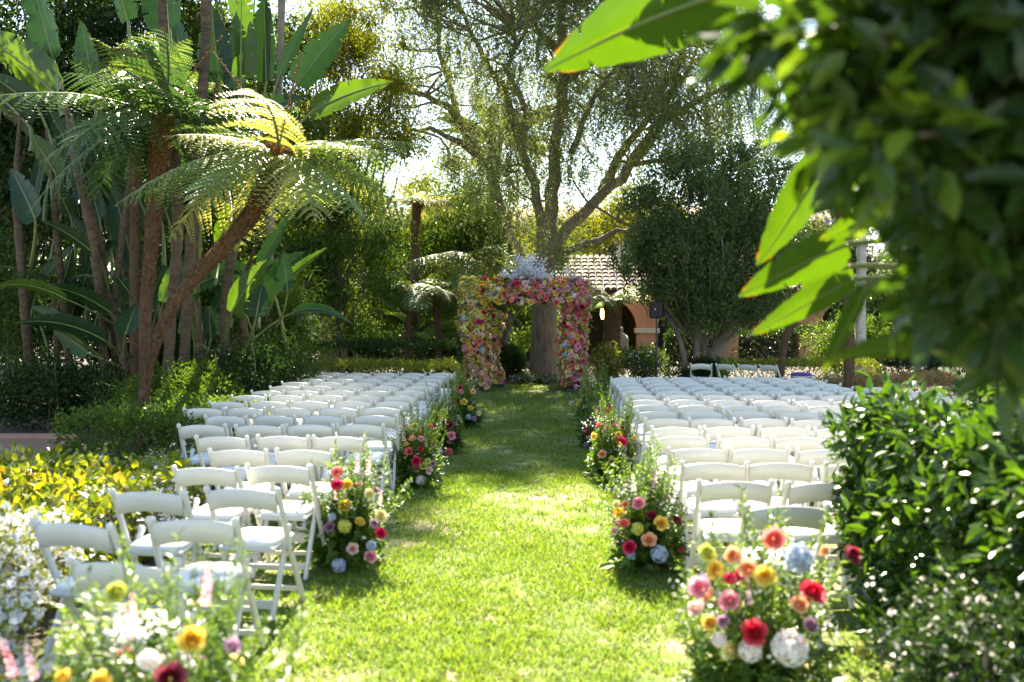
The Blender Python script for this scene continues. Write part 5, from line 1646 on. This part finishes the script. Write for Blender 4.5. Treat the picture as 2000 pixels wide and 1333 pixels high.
    cx = [(1000, 552), (1022, 540), (1045, 545), (1062, 556), (1030, 530), (985, 560), (1100, 560), (1120, 556)]
    parts = []
    st = MB()
    for k in range(130):
        x, y = cx[k % (8 if k < 60 else 5)]
        e = np.array(at(x + rng.normal() * 11, y - abs(rng.normal()) * 15 + 4, Y0 + rng.normal() * .12)) - o
        st.tube([(e[0] * .9 + .0, e[1], lz(560)), e], .003, 3, cap=False)
        m_ = 22
        P = e + rng.normal(size=(m_, 3)) * .055
        parts.append(leaves(np.repeat(P, 3, 0), rdir(m_ * 3), rdir(m_ * 3), .035, .03, 'dia', rng.random(m_ * 3)))
    o3 = leaf_obj('spray_flower', parts, PET['spray'], t, 'stuff')
    st.obj('spray_stem', M['petiole'], t)


arch()

# ------------------------------------------------------------------ speakers, stool, bench, statue
def speaker(px, pyt, pyb, Y, label1, label2):
    b = at(px, pyb, Y)
    zb, zt = b.z, at(px, pyt, Y).z
    s = empty('speaker_stand', (b.x, Y, 0), label1, 'speaker stand', 'speaker stands')
    mb = MB(); mb.tube([(0, 0, .25), (0, 0, zb - .6)], .022, 8); mb.tube([(0, 0, zb - .6), (0, 0, zb + .004)], .016, 8); mb.obj('pole', M['black'], s)
    mb = MB(); mb.lathe([(.03, zb - .64), (.03, zb - .56)], n=8); mb.obj('collar', M['black'], s)
    for k in range(3):
        a = k * 2.094 + .5
        mb = MB(); mb.tube([(0, 0, .75), (.52 * math.cos(a), .52 * math.sin(a), .02)], .013, 6); mb.tube([(0, 0, .28), (.28 * math.cos(a), .28 * math.sin(a), .36)], .008, 5); mb.obj('leg', M['black'], s)
    k = empty('loudspeaker', (b.x, Y, zb + .005), label2, 'loudspeaker', 'loudspeakers', R(-15))
    h = zt - zb
    mb = MB(); mb.box((0, 0, h / 2), (.30, .30, h), bev=.03); body = mb.obj('cabinet', M['black'], k)
    mb = MB(); mb.box((0, -.155, h / 2), (.25, .012, h * .86), bev=.005); mb.obj('grille', M['iron'], k)
    mb = MB(); mb.lathe([(.012, -.166), (.02, -.162), (.02, -.158)], (0, 0, 0), 8)
    mb.v = [v[:, [0, 2, 1]] + np.array([0, 0, h * .55]) for v in mb.v]
    mb.obj('badge', M['cream'], k)


speaker(1282, 590, 623, 24.0, 'black tripod stand before the arcade pier at the flower arch', 'black loudspeaker on its stand before the salmon arcade pier')
speaker(662, 570, 602, 24.6, 'black tripod stand behind the clipped hedge at the paddle leaves', 'black loudspeaker in the shade of bushy trees behind the clipped hedge')

b = at(1565, 745, 20.2)
t = empty('padded_stool', (b.x, 20.2, .012), 'round purple topped stool with a pale band behind the last chair rows', 'stool')
mb = MB(); mb.lathe([(.19, .53), (.21, .55), (.21, .62), (.19, .65), (.1, .66)], n=20); mb.obj('cushion', M['purple'], t, True)
mb = MB(); mb.lathe([(.213, .572), (.216, .576), (.216, .59), (.213, .594)], n=20); mb.obj('band', M['cream'], t)
for k in range(4):
    a = k * 1.571 + .4
    mb = MB(); mb.tube([(.14 * math.cos(a), .14 * math.sin(a), .54), (.2 * math.cos(a), .2 * math.sin(a), 0)], .015, 6); mb.obj('leg', M['iron'], t)
b = at(1592, 750, 19.3)
t = empty('wooden_bench', (b.x, 19.3, .012), 'small tan wooden bench beside the purple stool', 'bench')
mb = MB(); mb.box((0, 0, .50), (.42, .3, .05), bev=.01); mb.obj('seat', M['tan'], t)
mb = MB(); mb.box((0, -.13, .435), (.38, .02, .08), bev=.004); mb.box((0, .13, .435), (.38, .02, .08), bev=.004); mb.obj('apron', M['tan'], t)
for sx in (-1, 1):
    for sy in (-1, 1):
        mb = MB(); mb.box((sx * .17, sy * .1, .24), (.04, .04, .476)); mb.obj('leg', M['tan'], t)

b = at(1215, 690, 36)
t = empty('garden_statue', (b.x, 36, 0), 'pale stone garden statue of a draped seated figure within the arcade shade', 'statue')
mb = MB(); mb.lathe([(.28, 0), (.28, .1), (.22, .14), (.22, .42), (.27, .46), (.27, .52)], n=12); mb.obj('pedestal', M['stone'], t)
mb = MB(); mb.tube([(0, 0, .5), (.03, 0, .7), (.0, -.05, .85), (-.03, 0, 1.0), (-.04, 0, 1.15), (-.045, 0, 1.2), (-.05, -.01, 1.24), (-.05, -.02, 1.3), (-.05, -.02, 1.37), (-.05, -.01, 1.42)], [.24, .23, .2, .17, .15, .07, .055, .09, .085, .03], 12, wob=.1)
mb.tube([(.13, 0, 1.1), (.2, -.12, .92), (.08, -.24, .82)], [.05, .045, .035], 8); mb.tube([(-.2, 0, 1.1), (-.26, -.12, .92), (-.1, -.25, .8)], [.05, .045, .035], 8)
mb.obj('figure', M['stone'], t, True)
